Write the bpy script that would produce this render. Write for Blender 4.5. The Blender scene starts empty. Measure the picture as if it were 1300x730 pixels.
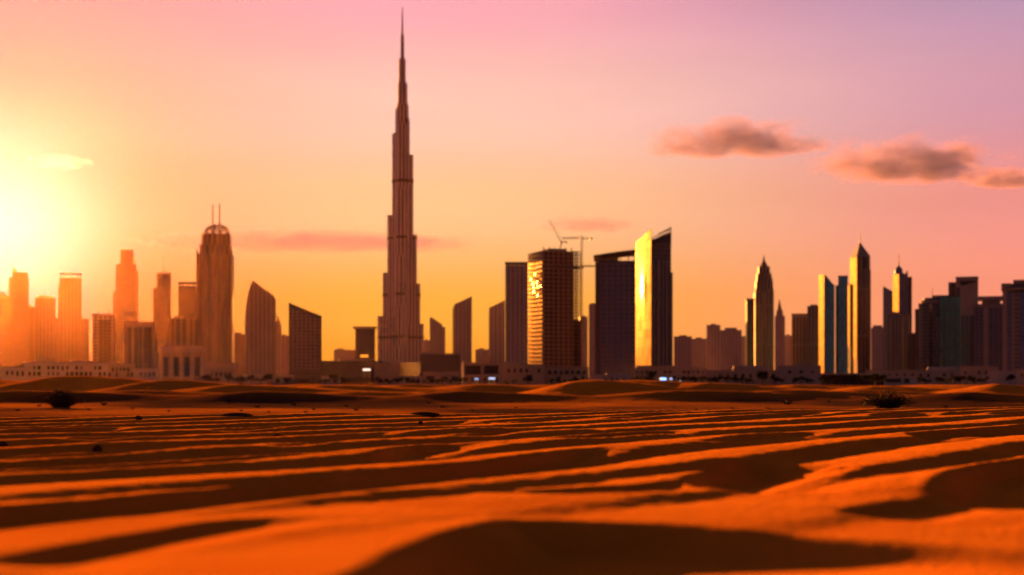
import bpy, bmesh, math, random
import numpy as np
from mathutils import Vector

random.seed(7)
rng = np.random.default_rng(11)
R = math.radians
sc = bpy.context.scene
col = sc.collection

# ------------------------------------------------------------------ camera
F = 1786.0            # focal length in photo pixels (photo 1300 px wide)
CX, HY = 650.0, 485.0 # optical axis column, horizon row
H = 0.55              # lens height above the near sand
GZ = -0.75            # level of the city ground
cam_d = bpy.data.cameras.new('camera')
cam = bpy.data.objects.new('camera', cam_d); col.objects.link(cam)
cam.location = (0, 0, H); cam.rotation_euler = (R(90), 0, 0)
cam_d.sensor_width = 36; cam_d.sensor_fit = 'HORIZONTAL'
cam_d.lens = 36 * F / 1300
cam_d.shift_y = (HY - 365) / 1300
cam_d.clip_start = 0.05; cam_d.clip_end = 60000
cam_d.dof.use_dof = True
cam_d.dof.focus_distance = 20.5
cam_d.dof.aperture_fstop = 1.2
sc.camera = cam

# ------------------------------------------------------------------ light
SUN_AZ, SUN_EL = -20.0, 5.8
sx, sy, sz = math.sin(R(SUN_AZ))*math.cos(R(SUN_EL)), math.cos(R(SUN_AZ))*math.cos(R(SUN_EL)), math.sin(R(SUN_EL))
sun_d = bpy.data.lights.new('sun', 'SUN')
sun_d.energy = 5.0; sun_d.angle = R(0.5); sun_d.color = (1.0, 0.315, 0.05)
sun = bpy.data.objects.new('sun', sun_d); col.objects.link(sun)
sun.rotation_euler = Vector((-sx, -sy, -sz)).to_track_quat('-Z', 'Y').to_euler()
sun.location = (-300, 800, 400)
EXPOSURE = 2.4
sc.view_settings.view_transform = 'Standard'; sc.view_settings.look = 'None'
sc.view_settings.gamma = 1.0; sc.view_settings.exposure = EXPOSURE
sc.view_settings.use_curve_mapping = False
sc.render.engine = 'CYCLES'
cy = sc.cycles
cy.use_denoising = True
cy.max_bounces = 6; cy.diffuse_bounces = 2; cy.glossy_bounces = 3
cy.transparent_max_bounces = 8; cy.volume_bounces = 1
cy.volume_max_steps = 256
cy.sample_clamp_indirect = 4.0

# ------------------------------------------------------------------ sky
def lin(c):
    return tuple(((v/255)/12.92 if v/255 <= .04045 else ((v/255+.055)/1.055)**2.4) for v in c)

world = bpy.data.worlds.new('World'); sc.world = world; world.use_nodes = True
nt = world.node_tree; nt.nodes.clear()
def wn(t, **k):
    n = nt.nodes.new(t)
    for a, b in k.items(): setattr(n, a, b)
    return n
def wmath(op, a, b=None, c=None, clamp=False):
    n = wn('ShaderNodeMath', operation=op); n.use_clamp = clamp
    for i, v in enumerate((a, b, c)):
        if v is None: continue
        if isinstance(v, (int, float)): n.inputs[i].default_value = v
        else: nt.links.new(v, n.inputs[i])
    return n.outputs[0]
tc = wn('ShaderNodeTexCoord')
sep = wn('ShaderNodeSeparateXYZ'); nt.links.new(tc.outputs['Generated'], sep.inputs[0])
dx, dy, dz = sep.outputs
el = wmath('MULTIPLY', wmath('ARCSINE', wmath('MINIMUM', wmath('MAXIMUM', dz, -1), 1)), 180/math.pi)
hl = wmath('SQRT', wmath('ADD', wmath('ADD', wmath('MULTIPLY', dx, dx), wmath('MULTIPLY', dy, dy)), 1e-6))
ha = math.hypot(sx, sy)
cosaz = wmath('DIVIDE', wmath('ADD', wmath('MULTIPLY', dx, sx/ha), wmath('MULTIPLY', dy, sy/ha)), hl)
az = wmath('MULTIPLY', wmath('ARCCOSINE', wmath('MINIMUM', wmath('MAXIMUM', cosaz, -1), 1)), 180/math.pi)
dot = wmath('ADD', wmath('ADD', wmath('MULTIPLY', dx, sx), wmath('MULTIPLY', dy, sy)), wmath('MULTIPLY', dz, sz))
ang = wmath('MULTIPLY', wmath('ARCCOSINE', wmath('MINIMUM', wmath('MAXIMUM', dot, -1), 1)), 180/math.pi)
def ramp(stops):
    """stops: (elevation in degrees, colour as it should look)"""
    n = wn('ShaderNodeValToRGB'); n.color_ramp.interpolation = 'EASE'
    f = wmath('DIVIDE', wmath('ADD', el, 10), 100, clamp=True)
    nt.links.new(f, n.inputs[0])
    cr = n.color_ramp
    while len(cr.elements) > 1: cr.elements.remove(cr.elements[-1])
    for i, (e, c) in enumerate(stops):
        p = (e + 10) / 100
        x = cr.elements[0] if i == 0 else cr.elements.new(p)
        x.position = p; x.color = (*lin(c), 1)
    return n.outputs[0]
SKY0 = [(-4, (130, 60, 15)), (0, (165, 90, 14)), (3, (180, 92, 60)), (7, (205, 134, 120)), (11, (238, 160, 146)), (15.5, (245, 160, 156)), (25, (165, 100, 112)), (45, (66, 50, 70)), (89, (28, 25, 44))]
SKY1 = [(-4, (120, 50, 25)), (0, (255, 152, 36)), (3, (255, 172, 62)), (7, (255, 197, 140)), (11, (255, 200, 180)), (15.5, (246, 167, 178)), (25, (150, 98, 122)), (45, (60, 46, 68)), (89, (28, 25, 44))]
SKY2 = [(-4, (90, 40, 30)), (0, (255, 148, 98)), (3, (252, 150, 120)), (7, (242, 148, 140)), (11, (212, 153, 170)), (15.5, (184, 149, 180)), (25, (108, 84, 120)), (45, (50, 42, 66)), (89, (28, 25, 44))]
SKYB = [(-4, (20, 12, 14)), (0, (98, 70, 70)), (4, (114, 82, 82)), (12, (96, 76, 92)), (25, (52, 45, 68)), (45, (34, 30, 50)), (89, (28, 25, 44))]
r0, r1, r2, rb = ramp(SKY0), ramp(SKY1), ramp(SKY2), ramp(SKYB)
def wmix(f, a, b):
    n = wn('ShaderNodeMix', data_type='RGBA'); n.blend_type = 'MIX'
    nt.links.new(f, n.inputs['Factor']); nt.links.new(a, n.inputs['A']); nt.links.new(b, n.inputs['B'])
    return n.outputs['Result']
def sstep(v, a, b):
    n = wn('ShaderNodeMapRange', interpolation_type='SMOOTHSTEP'); n.clamp = True
    nt.links.new(v, n.inputs['Value']); n.inputs['From Min'].default_value = a; n.inputs['From Max'].default_value = b
    return n.outputs['Result']
c = wmix(sstep(az, 0, 16), r0, r1)
c = wmix(sstep(az, 18, 42), c, r2)
c = wmix(sstep(az, 45, 105), c, rb)
# thin high haze streaks so that the gradient is not perfectly clean
mp = wn('ShaderNodeMapping'); mp.inputs['Scale'].default_value = (2.2, 2.2, 14)
nt.links.new(tc.outputs['Generated'], mp.inputs[0])
nz = wn('ShaderNodeTexNoise'); nz.inputs['Scale'].default_value = 1.6; nz.inputs['Detail'].default_value = 5
nt.links.new(mp.outputs[0], nz.inputs['Vector'])
wisp = wmath('ADD', wmath('MULTIPLY', nz.outputs[0], 0.22), 0.89)
# aureole round the sun
g1 = wmath('MULTIPLY', wmath('EXPONENT', wmath('MULTIPLY', wmath('MULTIPLY', ang, ang), -1/(2*2.3**2))), .85)
g2 = wmath('MULTIPLY', wmath('EXPONENT', wmath('MULTIPLY', ang, -1/4.5)), 0.06)
def scalecol(v, rgb):
    n = wn('ShaderNodeMix', data_type='RGBA'); n.blend_type = 'MULTIPLY'; n.inputs['Factor'].default_value = 1
    cmb = wn('ShaderNodeCombineXYZ')
    for i in range(3): nt.links.new(v, cmb.inputs[i])
    nt.links.new(cmb.outputs[0], n.inputs['A']); n.inputs['B'].default_value = (*rgb, 1)
    return n.outputs['Result']
def addcol(a, b):
    n = wn('ShaderNodeMix', data_type='RGBA'); n.blend_type = 'ADD'; n.inputs['Factor'].default_value = 1
    nt.links.new(a, n.inputs['A']); nt.links.new(b, n.inputs['B'])
    return n.outputs['Result']
def mulcol(a, b):
    n = wn('ShaderNodeMix', data_type='RGBA'); n.blend_type = 'MULTIPLY'; n.inputs['Factor'].default_value = 1
    nt.links.new(a, n.inputs['A']); nt.links.new(b, n.inputs['B'])
    return n.outputs['Result']
c = mulcol(c, scalecol(wisp, (1, 1, 1)))
c = addcol(c, scalecol(g1, (.9, 0.60, 0.72)))
c = addcol(c, scalecol(g2, (1.0, 0.80, 0.60)))
SKY_GAIN = 0.188
bg = wn('ShaderNodeBackground'); nt.links.new(c, bg.inputs[0]); bg.inputs[1].default_value = SKY_GAIN
ns = wn('ShaderNodeTexSky'); ns.sky_type = 'NISHITA'; ns.sun_disc = False
ns.sun_elevation = R(SUN_EL); ns.sun_rotation = R(SUN_AZ); ns.dust_density = 3.0; ns.altitude = 20
bg2 = wn('ShaderNodeBackground'); nt.links.new(mulcol(ns.outputs[0], scalecol(sstep(el, 18, 50), (1, 1, 1))), bg2.inputs[0]); bg2.inputs[1].default_value = 0.003
ad = wn('ShaderNodeAddShader'); nt.links.new(bg.outputs[0], ad.inputs[0]); nt.links.new(bg2.outputs[0], ad.inputs[1])
wo = wn('ShaderNodeOutputWorld'); nt.links.new(ad.outputs[0], wo.inputs[0])

# ------------------------------------------------------------------ scene helpers
def tag(o, label=None, cat=None, group=None, kind=None):
    if label: o['label'] = label
    if cat: o['category'] = cat
    if group: o['group'] = group
    if kind: o['kind'] = kind
    return o
def empty(name, loc, rz=0.0):
    o = bpy.data.objects.new(name, None); col.objects.link(o)
    o.location = loc; o.rotation_euler = (0, 0, rz); o.empty_display_size = 1
    return o
def link(name, me, mats, parent=None):
    o = bpy.data.objects.new(name, me); col.objects.link(o)
    for m in (mats if isinstance(mats, (list, tuple)) else [mats]): me.materials.append(m)
    if parent: o.parent = parent
    return o
def copy_tree(o, parent=None):
    c = o.copy(); col.objects.link(c)
    if parent: c.parent = parent
    for ch in list(o.children): copy_tree(ch, c)
    return c
def at(px, py, D):
    return Vector(((px-CX)/F*D, D, H + (HY-py)/F*D))

# ------------------------------------------------------------------ materials
def newmat(name):
    m = bpy.data.materials.new(name); m.use_nodes = True
    return m, m.node_tree, m.node_tree.nodes['Principled BSDF']
def plain(name, c, rough=0.6, metal=0.0, var=0.25, scale=0.08, spec=0.4):
    m, t, p = newmat(name)
    tcn = t.nodes.new('ShaderNodeTexCoord'); n = t.nodes.new('ShaderNodeTexNoise')
    n.inputs['Scale'].default_value = scale; n.inputs['Detail'].default_value = 6
    t.links.new(tcn.outputs['Object'], n.inputs['Vector'])
    r = t.nodes.new('ShaderNodeMapRange'); r.inputs['To Min'].default_value = 1-var; r.inputs['To Max'].default_value = 1+var
    t.links.new(n.outputs[0], r.inputs[0])
    mx = t.nodes.new('ShaderNodeMix'); mx.data_type = 'RGBA'; mx.blend_type = 'MULTIPLY'; mx.inputs['Factor'].default_value = 1
    mx.inputs['A'].default_value = (*c, 1); cb = t.nodes.new('ShaderNodeCombineXYZ')
    for i in range(3): t.links.new(r.outputs[0], cb.inputs[i])
    t.links.new(cb.outputs[0], mx.inputs['B']); t.links.new(mx.outputs['Result'], p.inputs['Base Color'])
    p.inputs['Roughness'].default_value = rough; p.inputs['Metallic'].default_value = metal
    p.inputs['Specular IOR Level'].default_value = spec
    return m
def emit(name, c, s):
    m, t, p = newmat(name)
    p.inputs['Base Color'].default_value = (*c, 1); p.inputs['Emission Color'].default_value = (*c, 1)
    p.inputs['Emission Strength'].default_value = s
    return m
def facade(name, wall, glass, bay=3.0, floor=3.6, wf=0.3, hf=0.3, grough=0.18, ior=1.6, tilt=0.006, wrough=0.7, gmetal=0.0, pier=0, pierw=0.2, rvar=.04, gvar=.5, stint=None):
    """wall piers and floor bands round panes of glass, laid out in metres along the walls (UV)"""
    m, t, p = newmat(name); N = t.nodes; L = t.links
    def mth(op, a, b=None, c=None):
        n = N.new('ShaderNodeMath'); n.operation = op
        for i, v in enumerate((a, b, c)):
            if v is None: continue
            if isinstance(v, (int, float)): n.inputs[i].default_value = v
            else: L.new(v, n.inputs[i])
        return n.outputs[0]
    uv = N.new('ShaderNodeUVMap'); s = N.new('ShaderNodeSeparateXYZ'); L.new(uv.outputs[0], s.inputs[0])
    u = mth('DIVIDE', s.outputs[0], bay); v = mth('DIVIDE', s.outputs[1], floor)
    mu = mth('GREATER_THAN', mth('FRACT', u), wf); mv = mth('GREATER_THAN', mth('FRACT', v), hf)
    win = mth('MULTIPLY', mu, mv)
    if pier:
        win = mth('MULTIPLY', win, mth('GREATER_THAN', mth('FRACT', mth('DIVIDE', s.outputs[0], pier)), pierw))
    cb = N.new('ShaderNodeCombineXYZ'); L.new(mth('FLOOR', u), cb.inputs[0]); L.new(mth('FLOOR', v), cb.inputs[1])
    wnz = N.new('ShaderNodeTexWhiteNoise'); wnz.noise_dimensions = '3D'; L.new(cb.outputs[0], wnz.inputs['Vector'])
    ns_ = N.new('ShaderNodeTexNoise'); ns_.inputs['Scale'].default_value = 0.035; ns_.inputs['Detail'].default_value = 5
    L.new(uv.outputs[0], ns_.inputs['Vector'])
    def vmul(c, f):
        k = N.new('ShaderNodeVectorMath'); k.operation = 'SCALE'; k.inputs[0].default_value = c; L.new(f, k.inputs['Scale']); return k.outputs[0]
    wc = vmul(wall, mth('MULTIPLY_ADD', ns_.outputs[0], 0.6, 0.7))
    gc = vmul(glass, mth('MULTIPLY_ADD', wnz.outputs['Value'], gvar, 1-gvar/2))
    mx = N.new('ShaderNodeMix'); mx.data_type = 'RGBA'; L.new(win, mx.inputs['Factor']); L.new(wc, mx.inputs['A']); L.new(gc, mx.inputs['B'])
    L.new(mx.outputs['Result'], p.inputs['Base Color'])
    gr = mth('MULTIPLY_ADD', wnz.outputs['Value'], rvar, grough)
    L.new(mth('ADD', mth('MULTIPLY', win, gr), mth('MULTIPLY', mth('SUBTRACT', 1.0, win), wrough)), p.inputs['Roughness'])
    p.inputs['IOR'].default_value = ior
    if stint: p.inputs['Specular Tint'].default_value = (*stint, 1)
    if gmetal: L.new(mth('MULTIPLY', win, gmetal), p.inputs['Metallic'])
    # panes are never perfectly in plane
    geo = N.new('ShaderNodeNewGeometry'); sub = N.new('ShaderNodeVectorMath'); sub.operation = 'SUBTRACT'
    L.new(wnz.outputs['Color'], sub.inputs[0]); sub.inputs[1].default_value = (.5, .5, .5)
    scl = N.new('ShaderNodeVectorMath'); scl.operation = 'SCALE'; L.new(sub.outputs[0], scl.inputs[0]); L.new(mth('MULTIPLY', win, tilt*2), scl.inputs['Scale'])
    addn = N.new('ShaderNodeVectorMath'); addn.operation = 'ADD'; L.new(geo.outputs['Normal'], addn.inputs[0]); L.new(scl.outputs[0], addn.inputs[1])
    nrm = N.new('ShaderNodeVectorMath'); nrm.operation = 'NORMALIZE'; L.new(addn.outputs[0], nrm.inputs[0])
    L.new(nrm.outputs[0], p.inputs['Normal'])
    return m

M = {}
M['roof'] = plain('roof_gravel', (.22, .19, .17), .9)
M['concrete'] = plain('weathered_concrete', (.34, .27, .22), .85)
M['pale'] = plain('pale_render', (.45, .35, .27), .8)
M['white'] = plain('white_render', (.58, .47, .38), .7)
M['beige'] = plain('beige_render', (.50, .37, .26), .8)
M['steel'] = plain('dark_steel', (.10, .085, .08), .45, .5)
M['grey'] = plain('grey_metal', (.30, .27, .26), .5, .3)
M['void'] = plain('dark_glass', (.025, .022, .025), .25)
M['band'] = plain('mechanical_louvres', (.05, .042, .042), .55)
M['crane'] = plain('crane_paint', (.30, .10, .04), .5)
M['f_resid'] = facade('residential_facade', (.12, .08, .05), (.05, .045, .05), 4.2, 3.6, .42, .34)
M['f_pale'] = facade('pale_stone_facade', (.36, .28, .22), (.06, .05, .05), 5.0, 3.8, .45, .40)
M['f_brown'] = facade('brown_stone_facade', (.20, .13, .10), (.04, .033, .035), 6.4, 3.8, .36, .16, pier=19.2, pierw=.22)
M['f_bal'] = facade('balcony_facade', (.12, .08, .05), (.03, .026, .03), 9.0, 4.0, .16, .42, grough=.2)
M['f_glass'] = facade('dark_curtain_wall', (.09, .075, .075), (.035, .032, .04), 3.0, 4.0, .10, .14, .14, 1.7)
M['f_sun_gold'] = facade('sun_gold_mirror_wall', (.16, .11, .06), (.34, .21, .06), 2.6, 4.0, .06, .10, .25, 1.6, .005, gmetal=.5, rvar=.025, gvar=.3, stint=(1, .78, .35))  # gold of the reflected sun is put into the glass colour and tint
M['f_sun_goldbow'] = facade('sun_gold_bowed_wall', (.16, .11, .06), (.42, .27, .08), 5.2, 8.0, .09, .07, .21, 1.6, .012, gmetal=.5, rvar=.02, gvar=.25, stint=(1, .78, .35))  # same reflected sun gold painted into larger panels
M['f_teal'] = facade('teal_curtain_wall', (.04, .16, .20), (.02, .42, .56), 3.4, 4.0, .08, .12, .14, 1.7)
M['f_green'] = facade('green_curtain_wall', (.03, .14, .12), (.02, .38, .30), 3.4, 4.0, .12, .12, .14, 1.7)
M['f_blue'] = facade('blue_curtain_wall', (.12, .13, .19), (.08, .13, .26), 3.2, 3.8, .10, .16, .14, 1.7)
M['f_violet'] = facade('plum_curtain_wall', (.20, .15, .19), (.06, .045, .085), 4.6, 3.8, .18, .16, .15, 1.7)
M['f_stripe'] = facade('ribbed_facade', (.38, .27, .20), (.06, .045, .045), 5.2, 60., .45, .02, .2)
M['f_burj'] = facade('steel_and_glass_ribs', (.48, .41, .43), (.035, .028, .034), 8.5, 4.0, .48, .08, .2, 1.7, wrough=.42)
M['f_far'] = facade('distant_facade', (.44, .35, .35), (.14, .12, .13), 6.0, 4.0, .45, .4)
M['f_shell'] = facade('unfinished_floors', (.34, .23, .17), (.022, .016, .014), 5.2, 3.9, .22, .30, .8, 1.3, 0)  # dark panes paint the shade inside open floors, no glazing
M['f_low'] = facade('low_block_facade', (.42, .33, .25), (.05, .04, .04), 5.0, 4.2, .5, .5)

# ------------------------------------------------------------------ mesh makers
def bm_mesh(name, bm):
    me = bpy.data.meshes.new(name); bm.normal_update(); bm.to_mesh(me); bm.free(); return me
def prism_into(bm, pts, z0, z1, uv=None, base=0.0):
    """pts counter-clockwise footprint; z1 one height or one per corner; roof uses material slot 1"""
    n = len(pts); zt = z1 if isinstance(z1, (list, tuple)) else [z1]*n
    zb = z0 if isinstance(z0, (list, tuple)) else [z0]*n
    uvl = bm.loops.layers.uv.verify()
    lo = [bm.verts.new((p[0], p[1], zb[i])) for i, p in enumerate(pts)]
    hi = [bm.verts.new((p[0], p[1], zt[i])) for i, p in enumerate(pts)]
    u = 0.0
    for i in range(n):
        j = (i+1) % n
        w = math.hypot(pts[j][0]-pts[i][0], pts[j][1]-pts[i][1])
        f = bm.faces.new((lo[i], lo[j], hi[j], hi[i]))
        for l, q in zip(f.loops, ((u, zb[i]), (u+w, zb[j]), (u+w, zt[j]), (u, zt[i]))): l[uvl].uv = q
        u += w
    f = bm.faces.new(hi); f.material_index = 1
    f2 = bm.faces.new(lo[::-1]); f2.material_index = 1
    for ff in (f, f2):
        for l in ff.loops: l[uvl].uv = (0.05, 0.05)
def rect(x0, x1, y0, y1): return [(x0, y0), (x1, y0), (x1, y1), (x0, y1)]
def slab_into(bm, prof, y0, y1):
    """prof: outline in (x, z), counter-clockwise seen from the front (-y); pushed back from y0 to y1"""
    uvl = bm.loops.layers.uv.verify(); n = len(prof)
    a = [bm.verts.new((p[0], y0, p[1])) for p in prof]; b = [bm.verts.new((p[0], y1, p[1])) for p in prof]
    f = bm.faces.new(a)
    for l, p in zip(f.loops, prof): l[uvl].uv = p
    g = bm.faces.new(b[::-1])
    for l, p in zip(g.loops, prof[::-1]): l[uvl].uv = (p[0]+7, p[1])
    for i in range(n):
        j = (i+1) % n
        f = bm.faces.new((a[j], a[i], b[i], b[j]))
        up = abs(prof[j][0]-prof[i][0]) > abs(prof[j][1]-prof[i][1])*1.5
        if up: f.material_index = 1
        for l, q in zip(f.loops, ((0, prof[j][1]), (0, prof[i][1]), (y1-y0, prof[i][1]), (y1-y0, prof[j][1]))): l[uvl].uv = q
def bar_into(bm, a, b, r, n=5, r2=None):
    a, b = Vector(a), Vector(b); d = (b-a).normalized(); r2 = r if r2 is None else r2
    t = d.cross(Vector((0, 0, 1)) if abs(d.z) < .9 else Vector((1, 0, 0))).normalized(); s = d.cross(t)
    A = [bm.verts.new(a + (t*math.cos(k*2*math.pi/n)+s*math.sin(k*2*math.pi/n))*r) for k in range(n)]
    B = [bm.verts.new(b + (t*math.cos(k*2*math.pi/n)+s*math.sin(k*2*math.pi/n))*r2) for k in range(n)]
    for k in range(n): bm.faces.new((A[k], A[(k+1) % n], B[(k+1) % n], B[k]))
    bm.faces.new(A[::-1]); bm.faces.new(B)

class Bld:
    """one building: an Empty on the ground at its near left corner; x to the right, y away, z up, in metres.
    Sizes are read off the photograph at the distance D and turned into metres."""
    def __init__(s, name, label, cat, px, D, rot=0.0, group=None):
        if px > 740 and rot in (0, 1, 1.5, 2, 3, 5): rot = (-1.08 if rot < 5 else -.55)*math.degrees(math.atan((px-CX)/F))
        if px < 640 and rot == 0: rot = -math.degrees(math.atan((px-CX)/F))
        if D > 1800 and px < 240: D *= 1.65 if px < 112 else 1.45
        s.px, s.D, s.s, s.rot = px, D, D/F, R(rot)
        s.az = math.atan((px-CX)/F)
        s.root = empty(name, ((px-CX)/F*D, D, GZ), s.rot)
        tag(s.root, label, cat, group)
    # (helpers in photograph pixels)
    def X(s, px): return (px-s.px)*s.s/math.cos(s.rot)
    def Z(s, py): return (HY-py)*s.s + H - GZ
    def depth(s, wl): return wl*s.s/max(.05, math.sin(s.rot+s.az))   # depth whose left wall shows wl pixels wide
    def box(s, name, x0, x1, yt, mat, d0=0.0, d1=30.0, yb=None, roof='roof', parent=None):
        bm = bmesh.new(); z0 = 0.0 if yb is None else s.Z(yb)
        prism_into(bm, rect(s.X(x0), s.X(x1), d0, d1), z0, s.Z(yt))
        return link(name, bm_mesh(name, bm), [M[mat], M[roof]], parent or s.root)
    def slab(s, name, prof, mat, d0=0.0, d1=30.0, roof='roof'):
        bm = bmesh.new(); slab_into(bm, [(s.X(a), 0.0 if b is None else s.Z(b)) for a, b in prof], d0, d1)
        return link(name, bm_mesh(name, bm), [M[mat], M[roof]], s.root)
    def wedge(s, name, x0, x1, yl, yr, mat, d0=0.0, d1=30.0, yb=None, roof='roof'):
        """box with a roof sloping from yl at its left to yr at its right"""
        z0 = None if yb is None else yb
        return s.slab(name, [(x0, z0), (x1, z0), (x1, yr), (x0, yl)], mat, d0, d1, roof)
    def mast(s, name, x, y0, y1, y, r=0.6, mat='band', r2=None):
        bm = bmesh.new(); bar_into(bm, (s.X(x), y, s.Z(y0)), (s.X(x), y, s.Z(y1)), r, 6, r2 if r2 is not None else r*.4)
        return link(name, bm_mesh(name, bm), M[mat], s.root)
    def cone(s, name, cx, yb, yt, r0, r1, y, mat, n=8, roof='roof', twist=0.0):
        bm = bmesh.new(); uvl = bm.loops.layers.uv.verify()
        z0, z1 = s.Z(yb), s.Z(yt); X = s.X(cx)
        A = [bm.verts.new((X+r0*math.cos(twist+2*math.pi*k/n), y+r0*math.sin(twist+2*math.pi*k/n), z0)) for k in range(n)]
        B = [bm.verts.new((X+r1*math.cos(twist+2*math.pi*k/n), y+r1*math.sin(twist+2*math.pi*k/n), z1)) for k in range(n)]
        w = 2*math.pi*r0/n
        for k in range(n):
            f = bm.faces.new((A[k], A[(k+1) % n], B[(k+1) % n], B[k]))
            for l, q in zip(f.loops, ((k*w, z0), (k*w+w, z0), (k*w+w, z1), (k*w, z1))): l[uvl].uv = q
        bm.faces.new(A[::-1]).material_index = 1; bm.faces.new(B).material_index = 1
        return link(name, bm_mesh(name, bm), [M[mat], M[roof]], s.root)
    def plant(s, x0, x1, yt, yb, d0=6, d1=18, mat='concrete'):
        return s.box('plant_room', x0, x1, yt, mat, d0, d1, yb-.0)
    def grid(s, name, xs, ys, y, r, mat='steel'):
        """lattice of bars in the plane y"""
        bm = bmesh.new()
        for x in xs: bar_into(bm, (s.X(x), y, s.Z(ys[0])), (s.X(x), y, s.Z(ys[-1])), r, 4)
        for q in ys: bar_into(bm, (s.X(xs[0]), y+.05, s.Z(q)), (s.X(xs[-1]), y+.05, s.Z(q)), r*.8, 4)
        return link(name, bm_mesh(name, bm), M[mat], s.root)
def mirror_rot(px):
    """turn of a wall that throws the low sun at the viewer, for a building seen at column px"""
    a = math.atan((px-CX)/F); hx = math.sin(R(SUN_AZ))-math.sin(a); hy = math.cos(R(SUN_AZ))-math.cos(a)
    return math.degrees(math.atan2(-hy, -hx)) + GLINT
GLINT = 11.5   # the walls stand a little off the exact mirror angle

# ------------------------------------------------------------------ ground
def hash2(ix, iy, seed):
    v = np.sin(ix*127.1 + iy*311.7 + seed*74.7)*43758.5453
    return v - np.floor(v)
def vnoise(x, y, seed=0):
    ix, iy = np.floor(x), np.floor(y); fx, fy = x-ix, y-iy
    fx = fx*fx*(3-2*fx); fy = fy*fy*(3-2*fy)
    a, b = hash2(ix, iy, seed), hash2(ix+1, iy, seed); c_, d = hash2(ix, iy+1, seed), hash2(ix+1, iy+1, seed)
    return (a+(b-a)*fx)*(1-fy) + (c_+(d-c_)*fx)*fy - .5
def fbm(x, y, o=4, seed=0):
    t = 0; a = 1.0
    for k in range(o):
        t = t + a*vnoise(x*2**k+k*13.7, y*2**k-k*7.3, seed+k); a *= .5
    return t
def smooth(v, a, b):
    t = np.clip((v-a)/(b-a), 0, 1); return t*t*(3-2*t)

# crests of the wind ripples: points along the crest in the photograph and the row where their shade ends
CRESTS = [
 ([(-200, 546), (-60, 543), (60, 543), (240, 537)], 549), ([(44, 566), (140, 560), (235, 557)], 568), ([(-240, 590), (60, 581), (200, 572), (320, 569)], 588),
 ([(-300, 612), (-60, 603), (120, 596), (240, 589), (330, 581), (450, 573)], 597), ([(-420, 690), (-80, 650), (0, 642), (110, 634), (222, 624), (330, 615), (440, 605), (540, 596), (615, 589), (711, 576), (770, 570), (812, 571)], 640),
 ([(-60, 718), (40, 702), (130, 684), (222, 668), (300, 657), (360, 654)], 700), ([(436, 588), (511, 571), (570, 565), (625, 564)], 582),
 ([(540, 559), (615, 549), (700, 547), (770, 547)], 557), ([(665, 563), (763, 556), (870, 550)], 564), ([(620, 539), (704, 532), (760, 531)], 537),
 ([(750, 535), (820, 528), (880, 527)], 533), ([(610, 622), (700, 620), (800, 618), (868, 612)], 632),
 ([(835, 618), (865, 603), (927, 584), (982, 579), (1050, 586)], 622),
 ([(1135, 560), (1150, 551), (1215, 548), (1330, 541), (1480, 536)], 562), ([(1150, 640), (1172, 612), (1190, 597), (1235, 588), (1330, 578), (1560, 560)], 643),
 ([(1040, 653), (1100, 646), (1165, 636)], 650), ([(300, 800), (395, 745), (470, 706), (560, 674), (620, 656), (700, 653), (850, 653), (920, 655), (965, 659)], 745),
 ([(855, 568), (940, 560), (1035, 550)], 567), ([(1025, 546), (1100, 539), (1200, 533)], 545), ([(1235, 528), (1330, 524)], 536),
 ([(1090, 531), (1165, 526)], 535), ([(855, 539), (950, 532), (1060, 526)], 537), ([(230, 552), (330, 545), (420, 540)], 550),
 ([(300, 578), (400, 562), (500, 552)], 570), ([(430, 548), (520, 541), (600, 535)], 546), ([(-40, 556), (60, 552), (160, 547)], 558),
]
def crest_height(o1, o2):
    return H*F*(1/o1-1/o2)/(5.1+.25*F/o1+.3*F/o2)
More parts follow.
